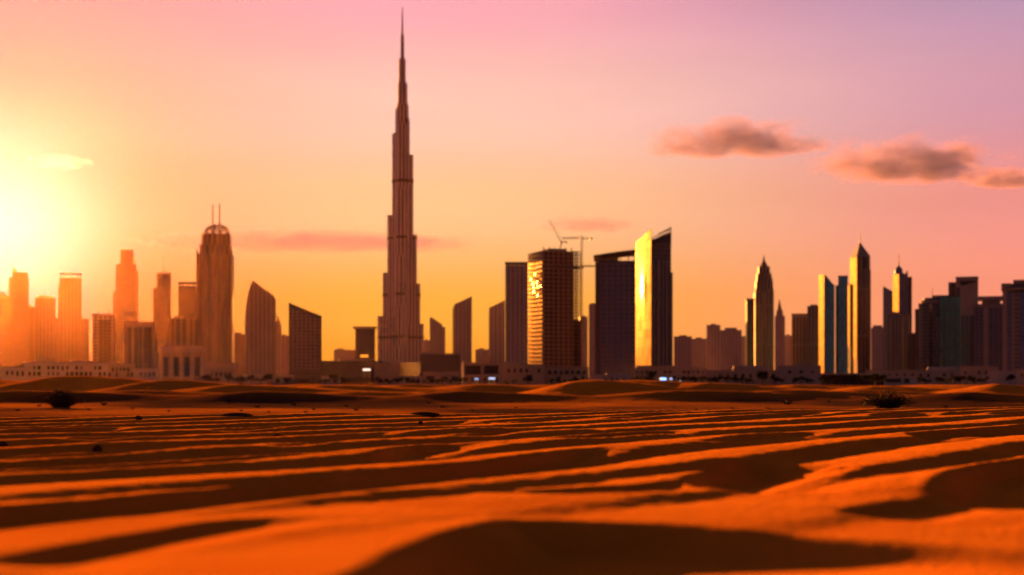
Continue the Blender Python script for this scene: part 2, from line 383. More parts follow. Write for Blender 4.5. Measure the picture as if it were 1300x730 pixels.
def ripples(x, y):
    z = np.zeros_like(x); zlow = np.zeros_like(x)
    for pts, low in CRESTS:
        k = len(pts)//2
        hh = min(.13, max(.035, (.75 if low > 740 else .48)*crest_height(pts[k][1]-HY, max(low, pts[k][1]+4)-HY)))
        P = []
        for px, py in pts:
            d = (H-.25*hh)*F/(py-HY); P.append(((px-CX)/F*d, d))
        lens = [math.dist(P[i], P[i+1]) for i in range(len(P)-1)]; tot = sum(lens)
        Lw, Ll, Lr = .5+hh*5, hh*2.2+.06, (.25+hh*9)*(1.9 if low > 740 else 1)
        bd = max(Lw, Lr)+.3
        sel = np.where((x > min(p[0] for p in P)-bd) & (x < max(p[0] for p in P)+bd) & (y > min(p[1] for p in P)-bd) & (y < max(p[1] for p in P)+bd))
        if len(sel[0]) == 0: continue
        X, Y = x[sel], y[sel]
        X = X + .05*fbm(X*1.3, Y*1.3, 2, 5); Y = Y + .05*fbm(X*1.3+9, Y*1.3, 2, 6)
        best = np.full(X.shape, 1e9); sd = np.zeros_like(X); tt = np.zeros_like(X)
        acc = 0
        for i in range(len(P)-1):
            ax, ay = P[i]; ux, uy = P[i+1][0]-ax, P[i+1][1]-ay; l2 = ux*ux+uy*uy
            tr_ = ((X-ax)*ux+(Y-ay)*uy)/l2; t = np.clip(tr_, 0, 1)
            ov = (np.maximum(-tr_, 0) if i == 0 else 0) + (np.maximum(tr_-1, 0) if i == len(P)-2 else 0)
            qx, qy = X-ax-t*ux, Y-ay-t*uy; d = np.hypot(qx, qy)
            crs = qx*uy-qy*ux                # + on the lee side (right of the line)
            perp = ((X-ax)*uy-(Y-ay)*ux)/lens[i]
            m = d < best
            best = np.where(m, d, best); sd = np.where(m, np.where(ov > 0, perp, d*np.sign(crs)), sd); tt = np.where(m, ov*lens[i], tt)
            acc += lens[i]
        w = -sd
        up = np.clip(1-w/Lw, 0, 1)**1.4
        d_ = np.maximum(-w, 0)
        drop = np.clip(d_/Ll, 0, 1); drop = drop*drop*(3-2*drop)
        back = 1-smooth(d_, Ll, Lr)
        prof_up = np.where(w >= 0, up, 1-drop)*.25*hh
        prof_dn = np.where(w >= 0, 0, drop*back)*.75*hh
        cxv, cyv = P[-1][0]-P[0][0], P[-1][1]-P[0][1]; c2 = cxv*cxv+cyv*cyv
        tc_ = ((X-P[0][0])*cxv+(Y-P[0][1])*cyv)/c2       # place along the chord
        e1 = .2 if len(pts) > 4 else .32
        env = smooth(tc_, 0, e1)*smooth(1-tc_, 0, e1)*(1-smooth(tt, 0, .25+.5*Lr))    # tt: distance past the ends
        z[sel] = np.maximum(z[sel], prof_up*env)
        zlow[sel] = np.maximum(zlow[sel], prof_dn*env)
    return z - zlow

# dunes of the middle distance: crest column, row, distance, half widths, lift, asymmetry
DUNES = [(-60, 481, 150, 17, 16), (95, 477.5, 135, 9, 14), (215, 483, 125, 7, 10), (300, 489, 112, 8, 8), (430, 490, 120, 9, 9), (520, 488, 150, 10, 9), (610, 489, 125, 8, 9),
         (742, 485.5, 108, 5.2, 12), (800, 487, 115, 8, 12), (900, 489.5, 112, 9, 10), (1010, 489, 135, 9, 9), (1110, 490, 125, 8, 8),
         (1265, 488, 120, 6, 9), (1400, 486, 150, 12, 14), (380, 488.5, 200, 14, 14), (20, 496, 90, 8, 5), (170, 497, 94, 7, 5), (330, 497.5, 90, 6, 5), (455, 497, 98, 8, 5), (585, 498, 90, 7, 5), (860, 497, 92, 8, 5), (985, 498, 94, 7, 5), (1090, 497, 97, 7, 5), (1230, 499, 88, 6, 5), (690, 488.5, 190, 15, 12), (1180, 488, 210, 14, 14)]  # the lower nearer row is added to cast shade over the flat
def height(x, y):
    edge = 22.5 + .55*x + 1.1*fbm(x*.12, y*.05, 2, 3)
    near = 1 - smooth(y, edge, edge+9)
    rip = ripples(x, y)
    # finer ripples between the big ones and out to the far lip of the field
    ph = (-.80*x + .60*y)/1.12 + .9*fbm(x*.12, y*.12, 2, 21) + .05*fbm(x*.8, y*.8, 2, 23)
    fr = 1 - (ph - np.floor(ph)); r1 = np.clip(fr/.74, 0, 1); f1 = np.clip((fr-.74)/.26, 0, 1); saw = np.where(fr < .74, r1*(1.5-.5*r1*r1), 1-f1*f1*(3-2*f1))
    amp = (.045+.03*smooth(y, 7, 11)-.03*smooth(y, 12, 19))*(.25+.75*smooth(y, 4.5, 8.5))*(.7+.6*np.clip(fbm(x*.22, y*.22, 2, 31)+.4, 0, 1))
    rip = rip + saw*amp*(1-.7*np.clip(-rip/.06, 0, 1))
    und = .03*fbm(x*.35, y*.35, 2, 41)*smooth(y, 6, 10) + .02*smooth(y, 14, 22)
    grain = .007*fbm(x*13, y*13, 2, 51)*smooth(y, 3, 9) + .004*fbm(x*2.2, y*2.2, 2, 55)
    zn = rip + und + grain
    # beyond the lip: a gravel flat, low dunes, then the level city ground
    zf = GZ + .06*fbm(x*.15, y*.15, 3, 61)*smooth(y, 20, 40)
    far = smooth(y, 26, 60)*(1-smooth(y, 260, 420))
    zf = zf + far*(.10*fbm(x*.05, y*.03, 3, 71) + .03*fbm(x*.9, y*.9, 3, 75))
    d = np.zeros_like(x)
    for px, py, D, wx, wy in DUNES:
        x0 = (px-CX)/F*D; hh = (H+(HY-py)/F*D) - GZ
        xr = x-x0 - (y-D)*.35
        wl = np.where(xr < 0, wx*.8, wx*1.5)
        yy = (y-D)/np.where(y < D, wy*.75, wy)
        g = hh*np.exp(-np.abs(xr/wl)**1.55 - np.abs(yy)**1.7)
        d = np.maximum(d, g) + .25*np.minimum(d, g)
    zf = zf + d*(1+.05*fbm(x*.4, y*.4, 2, 81))
    return zn*near + zf*(1-near), near, far

ys = [-1500, -700, -300, -120, -50, -20, -9, -4, -1, 0, .6, 1.1, 1.5]
y = 1.8
while y < 4800:
    ys.append(y)
    y += .02 if y < 7 else .032 if y < 14 else .05 if y < 32 else .25 if y < 60 else .6 if y < 200 else .03*y
ys.append(4800.); ys = np.array(ys)
t = np.linspace(-1, 1, 900); us = .42*t + .58*np.sign(t)*np.abs(t)**7   # dense where the lens looks
wid = np.maximum(np.abs(ys)*.85, 0) + 3.0 + 1500*smooth(-ys, 0, 1500)
GX = us[None, :]*wid[:, None]; GY = np.repeat(ys[:, None], len(us), 1)
GZZ, near, farm = height(GX, GY)
for _ in range(2):      # wind rounds every edge of the near ripples
    sm = GZZ.copy(); sm[1:-1, 1:-1] = (GZZ[:-2, 1:-1]+GZZ[2:, 1:-1]+GZZ[1:-1, :-2]+GZZ[1:-1, 2:]+2*GZZ[1:-1, 1:-1])/6
    k_ = (1-smooth(GY, 12, 16))*smooth(GY, 1.5, 1.9); GZZ = GZZ*(1-k_)+sm*k_
nr, nc = GX.shape
co = np.stack([GX, GY, GZZ], -1).reshape(-1, 3).astype(np.float32)
ii = np.arange((nr-1)*(nc-1)); r_, c_ = ii//(nc-1), ii % (nc-1)
quads = np.stack([r_*nc+c_, r_*nc+c_+1, (r_+1)*nc+c_+1, (r_+1)*nc+c_], -1).astype(np.int32)
me = bpy.data.meshes.new('desert_ground')
me.vertices.add(len(co)); me.vertices.foreach_set('co', co.ravel())
me.loops.add(quads.size); me.loops.foreach_set('vertex_index', quads.ravel())
me.polygons.add(len(quads)); me.polygons.foreach_set('loop_start', np.arange(0, quads.size, 4, dtype=np.int32))
me.polygons.foreach_set('use_smooth', np.ones(len(quads), dtype=bool))
me.update(calc_edges=True)
gz_ = (smooth(GY, 30, 42)*(1-smooth(GY, 84, 100))*np.clip(.75+fbm(GX*.12, GY*.08, 3, 91), 0, 1)).astype(np.float32)
gz_ = np.maximum(gz_, .8*smooth(GY, 300, 420)).astype(np.float32)
at_ = me.attributes.new('gravel', 'FLOAT', 'POINT'); at_.data.foreach_set('value', gz_.ravel())
m, tt_, p = newmat('wind_blown_sand'); N, L = tt_.nodes, tt_.links
tcg = N.new('ShaderNodeTexCoord')
n1 = N.new('ShaderNodeTexNoise'); n1.inputs['Scale'].default_value = .9; n1.inputs['Detail'].default_value = 8; L.new(tcg.outputs['Object'], n1.inputs['Vector'])
n2 = N.new('ShaderNodeTexNoise'); n2.inputs['Scale'].default_value = 90; n2.inputs['Detail'].default_value = 6; L.new(tcg.outputs['Object'], n2.inputs['Vector'])
ca = N.new('ShaderNodeValToRGB'); L.new(n1.outputs[0], ca.inputs[0])
ca.color_ramp.elements[0].position = .3; ca.color_ramp.elements[0].color = (.59, .180, .016, 1)
ca.color_ramp.elements[1].position = .75; ca.color_ramp.elements[1].color = (.74, .255, .024, 1)
gr_ = N.new('ShaderNodeValToRGB'); L.new(n2.outputs[0], gr_.inputs[0])
gr_.color_ramp.elements[0].position = .35; gr_.color_ramp.elements[0].color = (.045, .022, .013, 1)
gr_.color_ramp.elements[1].position = .7; gr_.color_ramp.elements[1].color = (.10, .052, .030, 1)
atn = N.new('ShaderNodeAttribute'); atn.attribute_name = 'gravel'
mx = N.new('ShaderNodeMix'); mx.data_type = 'RGBA'; L.new(atn.outputs['Fac'], mx.inputs['Factor']); L.new(ca.outputs[0], mx.inputs['A']); L.new(gr_.outputs[0], mx.inputs['B'])
L.new(mx.outputs['Result'], p.inputs['Base Color']); p.inputs['Roughness'].default_value = 1.0; p.inputs['Specular IOR Level'].default_value = 0.0
bp = N.new('ShaderNodeBump'); bp.inputs['Strength'].default_value = .8; bp.inputs['Distance'].default_value = .008; L.new(n2.outputs[0], bp.inputs['Height'])
n3 = N.new('ShaderNodeTexNoise'); n3.inputs['Scale'].default_value = 28; n3.inputs['Detail'].default_value = 3; L.new(tcg.outputs['Object'], n3.inputs['Vector'])
bp3 = N.new('ShaderNodeBump'); bp3.inputs['Strength'].default_value = .6; bp3.inputs['Distance'].default_value = .02; L.new(n3.outputs[0], bp3.inputs['Height']); L.new(bp.outputs[0], bp3.inputs['Normal']); L.new(bp3.outputs[0], p.inputs['Normal'])
M['sand'] = m
tag(link('desert_ground', me, m), kind='structure')
def ground_z(x, y):
    return float(height(np.array([[float(x)]]), np.array([[float(y)]]))[0][0, 0])

# ------------------------------------------------------------------ the towers, from left to right
B = Bld('apartment_block', 'hazy orange flat-topped block at the far left edge beside the spired tower', 'building', -16, 2700)
B.box('shaft', -16, 12, 374, 'f_resid'); B.plant(-8, 4, 370, 374)
B = Bld('apartment_tower', 'sun-hazed orange tower with stepped top and thin spire, nearest the sun', 'tower', 11, 2400)
B.box('shaft', 11, 34, 352, 'f_resid'); B.box('upper_tier', 15, 33, 345, 'f_resid', 3, 24, 352); B.box('upper_tier', 15.5, 20, 340, 'concrete', 6, 14, 345); B.mast('spire', 15.6, 345, 329, 5, 1.4)
B = Bld('apartment_block', 'orange hazy block, lowest link between spired tower and craned block', 'building', 32, 2500)
B.box('shaft', 33.5, 47, 390, 'f_bal'); B.plant(36, 41, 387, 390)
B = Bld('apartment_block', 'hazy orange block with small roof crane and stepped right shoulder', 'building', 44, 2200)
B.box('shaft', 44, 68, 378, 'f_bal'); B.box('shoulder', 67.8, 70.5, 403, 'f_bal', 2, 26); B.box('plant_room', 47, 65, 375, 'concrete', 4, 20, 378); B.mast('mast', 55, 375, 367, 8, .8); B.mast('mast', 50, 375, 371, 8, .7)
B = Bld('residential_tower', 'orange backlit tower with flat roof slab raised on posts', 'tower', 75, 2200)
B.box('shaft', 75.5, 101, 352, 'f_bal'); B.box('shoulder', 73.8, 75.7, 361, 'f_bal', 2, 28)
for a in (76.5, 84.3, 92.2, 99): B.box('post', a, a+1.4, 347.7, 'concrete', 2, 26, 352)
B.box('roof_slab', 75, 102, 346, 'concrete', -.5, 28, 347.7)
B = Bld('office_block', 'small hazy orange block leaning against the slab-roofed tower', 'building', 101, 2150)
B.box('shaft', 101.3, 112, 405, 'f_resid'); B.plant(103, 107, 403, 405)
B = Bld('apartment_block', 'pale pink block with two thin antennas and recessed centre panel', 'building', 117, 1500)
B.box('shaft', 117, 144, 401, 'f_pale', 0, 28); B.box('centre_panel', 124, 138, 406, 'f_resid', -.6, 0, 466); B.box('parapet', 116.5, 144.5, 398.5, 'pale', -.4, 28.4, 401)
B.mast('antenna', 124, 398.5, 383, 9, .5); B.mast('antenna', 136.5, 398.5, 391, 9, .5)
B = Bld('skyscraper', 'tall orange backlit skyscraper with stepped top left of antenna tower', 'tower', 147, 2300)
B.box('shaft', 147, 171, 335, 'f_glass', 0, 34); B.box('upper_tier', 152, 167.5, 316, 'f_glass', 5, 28, 335); B.box('fin', 166.9, 169.2, 325, 'concrete', 8, 24, 335)
B.box('side_bay', 171, 173.6, 343, 'f_bal', 3, 30); B.box('balcony_stack', 143.8, 147, 370, 'f_bal', 4, 30)
B = Bld('office_block', 'pale block with two tall arched portal frames on its front', 'building', 158, 1400)
B.box('shaft', 158, 194, 412, 'f_brown', 1.2, 30)
for a in (158, 166.5, 178.5, 191.5): B.box('pier', a, a+2.6, 415, 'pale', 0, 1.2)
B.box('cornice', 157.5, 194.5, 408, 'pale', -.3, 30.5, 415)
B = Bld('residential_tower', 'slim tower with single antenna and lit balcony edge', 'tower', 199, 1900)
B.box('shaft', 199, 216, 348, 'f_glass', 0, 26); B.box('balcony_stack', 194.6, 199, 365, 'f_bal', 2, 26); B.box('parapet', 198.6, 216.4, 346, 'concrete', -.4, 26.4, 348); B.mast('antenna', 206.5, 346, 326, 10, .7)
B = Bld('office_tower', 'brown tower with open roof frame hidden partly by the domed tower', 'tower', 226, 2050)
B.box('shaft', 226, 251, 363, 'f_glass', 0, 30); B.box('roof_slab', 225.6, 251, 358, 'concrete', -.4, 30, 360)
for a in (227, 234, 241, 248): B.box('post', a, a+1.2, 360, 'concrete', 1, 28, 363)
B = Bld('office_block', 'banded brown block behind the white colonnade, left of domed tower', 'building', 213, 1500)
B.box('shaft', 213, 250, 404, 'f_brown', 0, 28); B.plant(220, 232, 401, 404)
# white colonnade building
B = Bld('colonnade_building', 'low white building with tall columns and flat cornice in front of the domed tower', 'building', 201, 900)
B.box('hall', 203, 254, 447, 'beige', 1.6, 22); B.box('cornice', 200.5, 256.5, 441.5, 'white', -.3, 23, 447.2); B.box('attic', 203, 254, 439, 'white', .8, 22, 441.5)
for i in range(5): B.box('column', 202+i*12.6, 205.4+i*12.6, 447.2, 'white', 0, 1.4)
for i in range(4): B.box('window', 206.8+i*12.6, 213.2+i*12.6, 453, 'void', 1.35, 1.6, 478)
# domed tower with twin masts
B = Bld('skyscraper', 'tall brown stone tower with ribbed dome crown and twin masts', 'tower', 249, 1900, 7)
B.box('shaft', 249.5, 293.5, 322, 'f_brown', 0, 40); B.box('upper_tier', 253, 291.5, 310, 'f_brown', 3, 37, 322); B.box('upper_tier', 255.5, 290.5, 296, 'f_brown', 5, 35, 310)
for a in (249.2, 259, 271, 283, 291.8): B.box('fin', a, a+2, 318, 'concrete', -1.6, 0)
B.box('podium', 246, 297, 460, 'beige', -6, 50)
bm = bmesh.new(); cxm, z0 = B.X(273), B.Z(296); rad = 16*B.s
for k in range(10):
    a = k*math.pi*2/10; pv = None
    for j in range(6):
        q = j/5*math.pi/2; pp = (cxm+rad*math.cos(a)*math.cos(q)**.7, 23+rad*.9*math.sin(a)*math.cos(q)**.7, z0+13*B.s*math.sin(q))
        if pv: bar_into(bm, pv, pp, .85, 4)
        pv = pp
link('dome_ribs', bm_mesh('dome_ribs', bm), M['band'], B.root)
for zz, rr in ((0, 1.0), (.45, .93), (.78, .72)):
    bm = bmesh.new()
    for k in range(16):
        a, b = k*math.pi/8, (k+1)*math.pi/8
        bar_into(bm, (cxm+rad*rr*math.cos(a), 23+rad*.9*rr*math.sin(a), z0+13*B.s*zz+.5), (cxm+rad*rr*math.cos(b), 23+rad*.9*rr*math.sin(b), z0+13*B.s*zz+.5), .8, 4)
    link('dome_ring', bm_mesh('dome_ring', bm), M['band'], B.root)
B.mast('mast', 268, 296, 257, 20, 1.3, r2=.8); B.mast('mast', 276, 296, 255, 26, 1.3, r2=.8)
B = Bld('office_block', 'pale low block squeezed between domed tower and curved pointed tower', 'building', 293, 2500)
B.box('shaft', 293, 312, 424, 'f_pale', 0, 30); B.plant(298, 306, 422, 424)
B = Bld('office_tower', 'brown tower with curved left side and pointed sail-shaped top', 'tower', 310, 2000)
B.slab('shaft', [(310.5, None), (347.5, None), (347.5, 376), (334, 366), (321, 356), (317.5, 363), (314.2, 375), (312, 390), (311, 410)], 'f_far', 0, 26)
B.box('edge_fin', 347.4, 349, 379, 'concrete', 2, 24)
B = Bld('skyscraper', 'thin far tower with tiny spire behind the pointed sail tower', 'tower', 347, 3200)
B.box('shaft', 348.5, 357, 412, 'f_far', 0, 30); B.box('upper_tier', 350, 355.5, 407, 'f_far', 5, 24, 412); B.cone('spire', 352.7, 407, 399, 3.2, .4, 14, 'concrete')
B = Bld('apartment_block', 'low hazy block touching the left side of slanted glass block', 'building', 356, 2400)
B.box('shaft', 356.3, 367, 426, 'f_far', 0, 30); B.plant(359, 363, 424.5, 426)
B = Bld('office_building', 'dark glass block with steeply slanted roof and framed glass front', 'building', 366, 1500)
B.slab('shaft', [(366.5, None), (407.5, None), (407.5, 401), (366.5, 384)], 'f_glass', .8, 34)
B.slab('glass_front', [(370, 470), (404.3, 470), (404.3, 404.5), (370, 391)], 'f_violet', 0, .8)
B = Bld('office_block', 'faint pink low block in the gap left of the tallest tower', 'building', 424, 3600)
B.box('shaft', 424, 451, 444, 'f_far', 0, 40); B.plant(428, 436, 442.5, 444)
B = Bld('hotel_block', 'dark flat block with overhanging roof beside the tallest tower', 'building', 450, 2500)
B.box('shaft', 451, 476, 417, 'f_glass', 0, 40); B.box('roof_slab', 448, 478, 414.5, 'concrete', -2, 42, 417)

# the tallest tower: core and three wings of stepped bays
D = 3150; K = D/F
B = Bld('stepped_spire_tower', 'tallest tower of the skyline, stepped silver brown tower ending in needle', 'skyscraper', 511, D, .001)
WING = {150: [(33.5, 401), (26.3, 346), (20, 273), (13.5, 169), (9.2, 138)],
        30: [(26.6, 411), (22.2, 360), (18, 298), (13.6, 197), (9.2, 151)],
        -97: [(34, 440), (27, 388), (21, 325), (15, 240), (9.5, 158)]}
def stadium(ang_, e, w):
    ca_, sa_ = math.cos(R(ang_)), math.sin(R(ang_)); pts = [(-1.0, -w/2)]
    for k in range(9):
        q = -math.pi/2 + k*math.pi/8; pts.append((e-w*.42+w*.42*math.cos(q), w/2*math.sin(q)))
    pts.append((-1.0, w/2))
    return [(a*ca_-b*sa_, a*sa_+b*ca_) for a, b in pts]
for ang_, tiers in WING.items():
    wroot = None
    for i, (e, yt) in enumerate(tiers):
        cosf = math.cos(R(30)) if ang_ in (30, 150) else 1
        ex = e*K/cosf - (0 if ang_ == -97 else 2.2); w = 17+i*2.3
        bm = bmesh.new(); prism_into(bm, stadium(ang_, ex, w), 0 if i == 0 else B.Z(tiers[0][1]) - 2 - i*.3, B.Z(yt))
        o = link('wing' if wroot is None else 'tier', bm_mesh('wing_bay', bm), [M['f_burj'], M['roof']], wroot or B.root)
        if wroot is None:
            wroot = o
            # lower tiers continue down inside the wing
        for yb, hb in ((230, 4.2), (302, 3.6), (374, 3.4), (428, 2.6)):
            below = tiers[i-1][1] if i else 486
            if yt+3 < yb < below:
                bm = bmesh.new(); prism_into(bm, stadium(ang_, ex+.7, w+1.4), B.Z(yb+hb/2), B.Z(yb-hb/2))
                link('mechanical_band', bm_mesh('mechanical_band', bm), [M['band'], M['band']], wroot)
        if yt > 170:
            bm = bmesh.new(); prism_into(bm, stadium(ang_, ex+.35, w+.7), B.Z(yt+1.6), B.Z(yt)+.4)
            link('parapet', bm_mesh('parapet', bm), [M['grey'], M['roof']], wroot)
B.cone('core', 511, 486, 133, 14, 14, 0, 'f_burj', 12); B.cone('upper_core', 511, 133, 106, 11.2, 11.2, 0, 'f_burj', 12); B.cone('upper_core', 510.5, 106, 75, 8.2, 8.0, 0, 'f_burj', 12)
B.cone('spire_base', 510.8, 75, 45, 4.4, 3.9, 0, 'f_burj', 10); B.cone('spire', 510.8, 45, 9.5, 2.5, 1.0, 0, 'grey', 8)
B.box('podium', 472, 545, 461, 'f_glass', -70, 30); B.box('entrance_pavilion', 499, 511, 459, 'pale', -84, -70)
B = Bld('shopping_mall', 'long dark low mall left of the tallest tower base', 'building', 404, 1900)
B.box('hall', 404, 482, 458, 'f_glass', 0, 60); B.box('hall', 430, 474, 455.5, 'concrete', 8, 50, 458); B.box('entrance_block', 474, 500, 461, 'beige', -8, 0.0)
B = Bld('shopping_mall', 'dark low box of the mall right of the tallest tower base', 'building', 533, 1900)
B.box('hall', 533, 584, 450, 'f_glass', 0, 60); B.box('parapet', 532.5, 584.5, 448.5, 'concrete', -.5, 60.5, 450)
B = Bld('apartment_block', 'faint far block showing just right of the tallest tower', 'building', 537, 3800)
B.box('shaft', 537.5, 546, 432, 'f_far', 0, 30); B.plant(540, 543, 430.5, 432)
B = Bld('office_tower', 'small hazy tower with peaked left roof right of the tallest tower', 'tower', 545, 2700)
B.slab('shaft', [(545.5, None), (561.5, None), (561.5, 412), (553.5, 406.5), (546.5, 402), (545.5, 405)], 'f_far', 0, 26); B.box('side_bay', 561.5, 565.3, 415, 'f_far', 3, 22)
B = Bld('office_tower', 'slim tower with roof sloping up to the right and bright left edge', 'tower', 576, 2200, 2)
B.slab('shaft', [(576.5, None), (599, None), (599, 376), (576.5, 386.5)], 'f_far', 0, 30); B.box('edge_fin', 574.6, 576.3, 390, 'f_sun_gold', 3, 26)  # edge strip coloured gold for the sunlit left side
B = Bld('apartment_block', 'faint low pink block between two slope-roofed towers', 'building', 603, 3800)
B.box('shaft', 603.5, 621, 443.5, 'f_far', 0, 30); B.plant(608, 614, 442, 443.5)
B = Bld('office_tower', 'brown slope-roofed tower touching the flat-topped grey tower', 'tower', 620, 2000)
B.wedge('shaft', 620.5, 641, 391, 381, 'f_far', 0, 26)
B = Bld('office_tower', 'flat-topped grey brown tower left of the unfinished tower', 'tower', 641, 1900)
B.box('shaft', 641.5, 670, 337, 'f_far', 0, 34); B.box('roof_slab', 641, 671, 332.5, 'concrete', -.5, 34, 334.2)
for i in range(6): B.box('post', 641.8+i*5.2, 643+i*5.2, 334.2, 'concrete', .5, 30, 337)

# single panes added and tilted towards the sun's mirror angle to make glints
M['pane'] = plain('added_glint_mirror', (.40, .27, .09), .40, .4, .1)
def scattered_glints(B, dp, ya, yb, n, seed):
    rp = random.Random(seed)
    for i in range(n):
        f_ = rp.gauss(.5, .17); yc = min(.94, max(.06, rp.gauss(.45, .22)))*dp; zc = B.Z(ya+(yb-ya)*min(1, max(0, f_)))
        zc = round(zc/4.0)*4.0+2; yc = .25+(int(yc/2.6)+.5)*2.6
        g = R(GLINT + rp.uniform(-7, 2)); t_ = R(4.2 + rp.uniform(-2.5, 2.5))
        n_ = Vector((-math.cos(g)*math.cos(t_), math.sin(g)*math.cos(t_), math.sin(t_))); u_ = Vector((math.sin(g), math.cos(g), 0)); v_ = n_.cross(u_).normalized()
        if v_.z < 0: v_ = -v_
        c_ = Vector((-.75, yc, zc)); bm = bmesh.new()
        q = [c_ + u_*a*.95 + v_*b*1.1 for a, b in ((-1, -1), (1, -1), (1, 1), (-1, 1))]
        A = [bm.verts.new(p_+n_*.03) for p_ in q]; Bq = [bm.verts.new(p_-n_*.03) for p_ in q]
        bm.faces.new(A); bm.faces.new(Bq[::-1])
        for k in range(4): bm.faces.new((A[k], Bq[k], Bq[(k+1) % 4], A[(k+1) % 4]))
        bmesh.ops.recalc_face_normals(bm, faces=bm.faces)
        link('added_glint_pane', bm_mesh('added_glint_pane', bm), M['pane'], B.root)
def glint_panes(B, dp, yc_px, cols, rows, off):
    # panes added to shape a sun glint: each pane leans a little further towards the sun's mirror angle near its middle
    zc0 = B.Z(yc_px)
    for i in range(cols):
        for j in range(rows):
            a = (i-(cols-1)/2); b = (j-(rows-1)/2); w = math.exp(-(a/(cols*.30))**2-(b/(rows*.30))**2)
            g = R(off*w); t_ = R(4.0*w)
            n_ = Vector((-math.cos(g)*math.cos(t_), math.sin(g)*math.cos(t_), math.sin(t_))); u_ = Vector((math.sin(g), math.cos(g), 0)); v_ = n_.cross(u_).normalized()
            if v_.z < 0: v_ = -v_
            c_ = Vector((-.46-.19*w, dp*.56+a*2.62, zc0+b*4.0)); bm = bmesh.new()
            q = [c_ + u_*p_*1.28 + v_*r_*1.94 for p_, r_ in ((-1, -1), (1, -1), (1, 1), (-1, 1))]
            A = [bm.verts.new(k+n_*.04) for k in q]; Bq = [bm.verts.new(k-n_*.04) for k in q]
            bm.faces.new(A); bm.faces.new(Bq[::-1])
            for k in range(4): bm.faces.new((A[k], Bq[k], Bq[(k+1) % 4], A[(k+1) % 4]))
            bmesh.ops.recalc_face_normals(bm, faces=bm.faces)
            link('tilted_glint_pane', bm_mesh('tilted_glint_pane', bm), M['glintpane'], B.root)
M['glintpane'] = plain('tilted_glint_mirror', (.42, .27, .08), .24, .5, .1); M['glintpane'].node_tree.nodes['Principled BSDF'].inputs['Specular Tint'].default_value = (1, .78, .35, 1)
# unfinished tower
r = mirror_rot(688) - 1.8
B = Bld('unfinished_tower', 'unfinished concrete tower with bare floors and gold mirrored left side', 'tower', 689, 1300, r)
dp = B.depth(19)
B.box('frame', 689, 728, 318, 'f_shell', .3, dp); B.box('glass_side', 688.6, 688.97, 330, 'f_sun_gold', 1, dp-1); B.box('stair_core', 701, 724, 314, 'concrete', 8, 24, 318)
scattered_glints(B, dp, 330, 385, 14, 4)
bm = bmesh.new()
for k in range(36):
    zq = B.Z(318) - k*3.9
    if zq > 2: prism_into(bm, rect(-.6, B.X(729), -.5, dp+.4), zq-.45, zq)
link('floor_slabs', bm_mesh('floor_slabs', bm), [M['concrete'], M['concrete']], B.root)
for a in (690, 697, 704, 711, 718, 726): B.box('column_stub', a, a+1, 313.5, 'concrete', .4, 1.4, 318)
for i in range(7): B.box('pier', 689.6+i*6.2, 690.8+i*6.2, 319, 'concrete', -.4, .3)
B.grid('scaffold', [727.8, 731, 734.2, 737.6], [318+i*4.35 for i in range(37)], -.2, .42); B.grid('scaffold', [728.5, 732, 735.2, 737.8], [318+i*4.35 for i in range(37)], 6, .42)
B.box('lower_bay', 728.2, 738, 406, 'f_shell', 1, 20)
B.box('site_deck', 687, 741, 337.2, 'steel', -1.5, dp*.4, 339.2)
s_ = B.s
def crane(name, label, px, D_, y0, ytop, kind):
    r_ = empty(name, tuple(at(px, y0, D_))); tag(r_, label, 'crane', 'cranes on the unfinished tower')
    k_ = D_/F; hh = (y0-ytop)*k_
    bm = bmesh.new()
    for a, b in ((-.7, -.7), (.7, -.7), (.7, .7), (-.7, .7)): bar_into(bm, (a, b, -2), (a, b, hh), .16, 4)
    n_ = max(2, int(hh/1.6))
    for i in range(n_):
        z0, z1 = hh*i/n_, hh*(i+1)/n_; bar_into(bm, (-.7, -.7, z0), (.7, -.7, z1), .1, 4); bar_into(bm, (.7, .7, z0), (-.7, .7, z1), .1, 4)
    link('mast', bm_mesh('mast', bm), M['crane'], r_)
    bm = bmesh.new(); prism_into(bm, rect(-.9, .9, -2.0, -.72), hh-1, hh+1.2); link('cab', bm_mesh('cab', bm), [M['grey'], M['grey']], r_)
    return r_, hh, k_
r_, hh, k_ = crane('luffing_crane', 'small crane with jib raised steeply to the left on tower roof', 712, 1322, 313, 308, 1)
tip = ((697-712)*k_, 0, hh+(308-279)*k_)
bm = bmesh.new(); bar_into(bm, (.2, -.5, hh), tip, .28, 4, .15); bar_into(bm, (.2, .5, hh), tip, .28, 4, .15); bar_into(bm, (0, 0, hh+1.2), tip, .2, 4, .1); link('jib', bm_mesh('jib', bm), M['crane'], r_)
bm = bmesh.new(); bar_into(bm, (.8, 0, hh+.4), (5.2, 0, hh+.6), .5, 4); prism_into(bm, rect(3.6, 5.8, -.9, .9), hh-.5, hh+1); link('counterweight', bm_mesh('counterweight', bm), [M['steel'], M['steel']], r_)
bm = bmesh.new(); bar_into(bm, (2.5, 0, hh+.6), (1.2, 0, hh+5), .16, 4); bar_into(bm, (1.2, 0, hh+5), tip, .08, 4); link('tie_rope', bm_mesh('tie_rope', bm), M['steel'], r_)
r_, hh, k_ = crane('tower_crane', 'tall tower crane with level jib beside the unfinished tower', 738.6, 1299, 486, 303, 2)
bm = bmesh.new()
x0, x1 = (714-738.6)*k_, 0
for yy, zz in ((-.5, 0), (.5, 0), (0, 1.1)): bar_into(bm, (x0, yy, hh+zz), (0, yy, hh+zz), .2, 4)
for i in range(12):
    xa = x0*i/12; bar_into(bm, (xa, -.5, hh), (xa+x0/24, 0, hh+1.1), .1, 4); bar_into(bm, (xa+x0/24, 0, hh+1.1), (xa+x0/12, .5, hh), .1, 4)
link('jib', bm_mesh('jib', bm), M['crane'], r_)
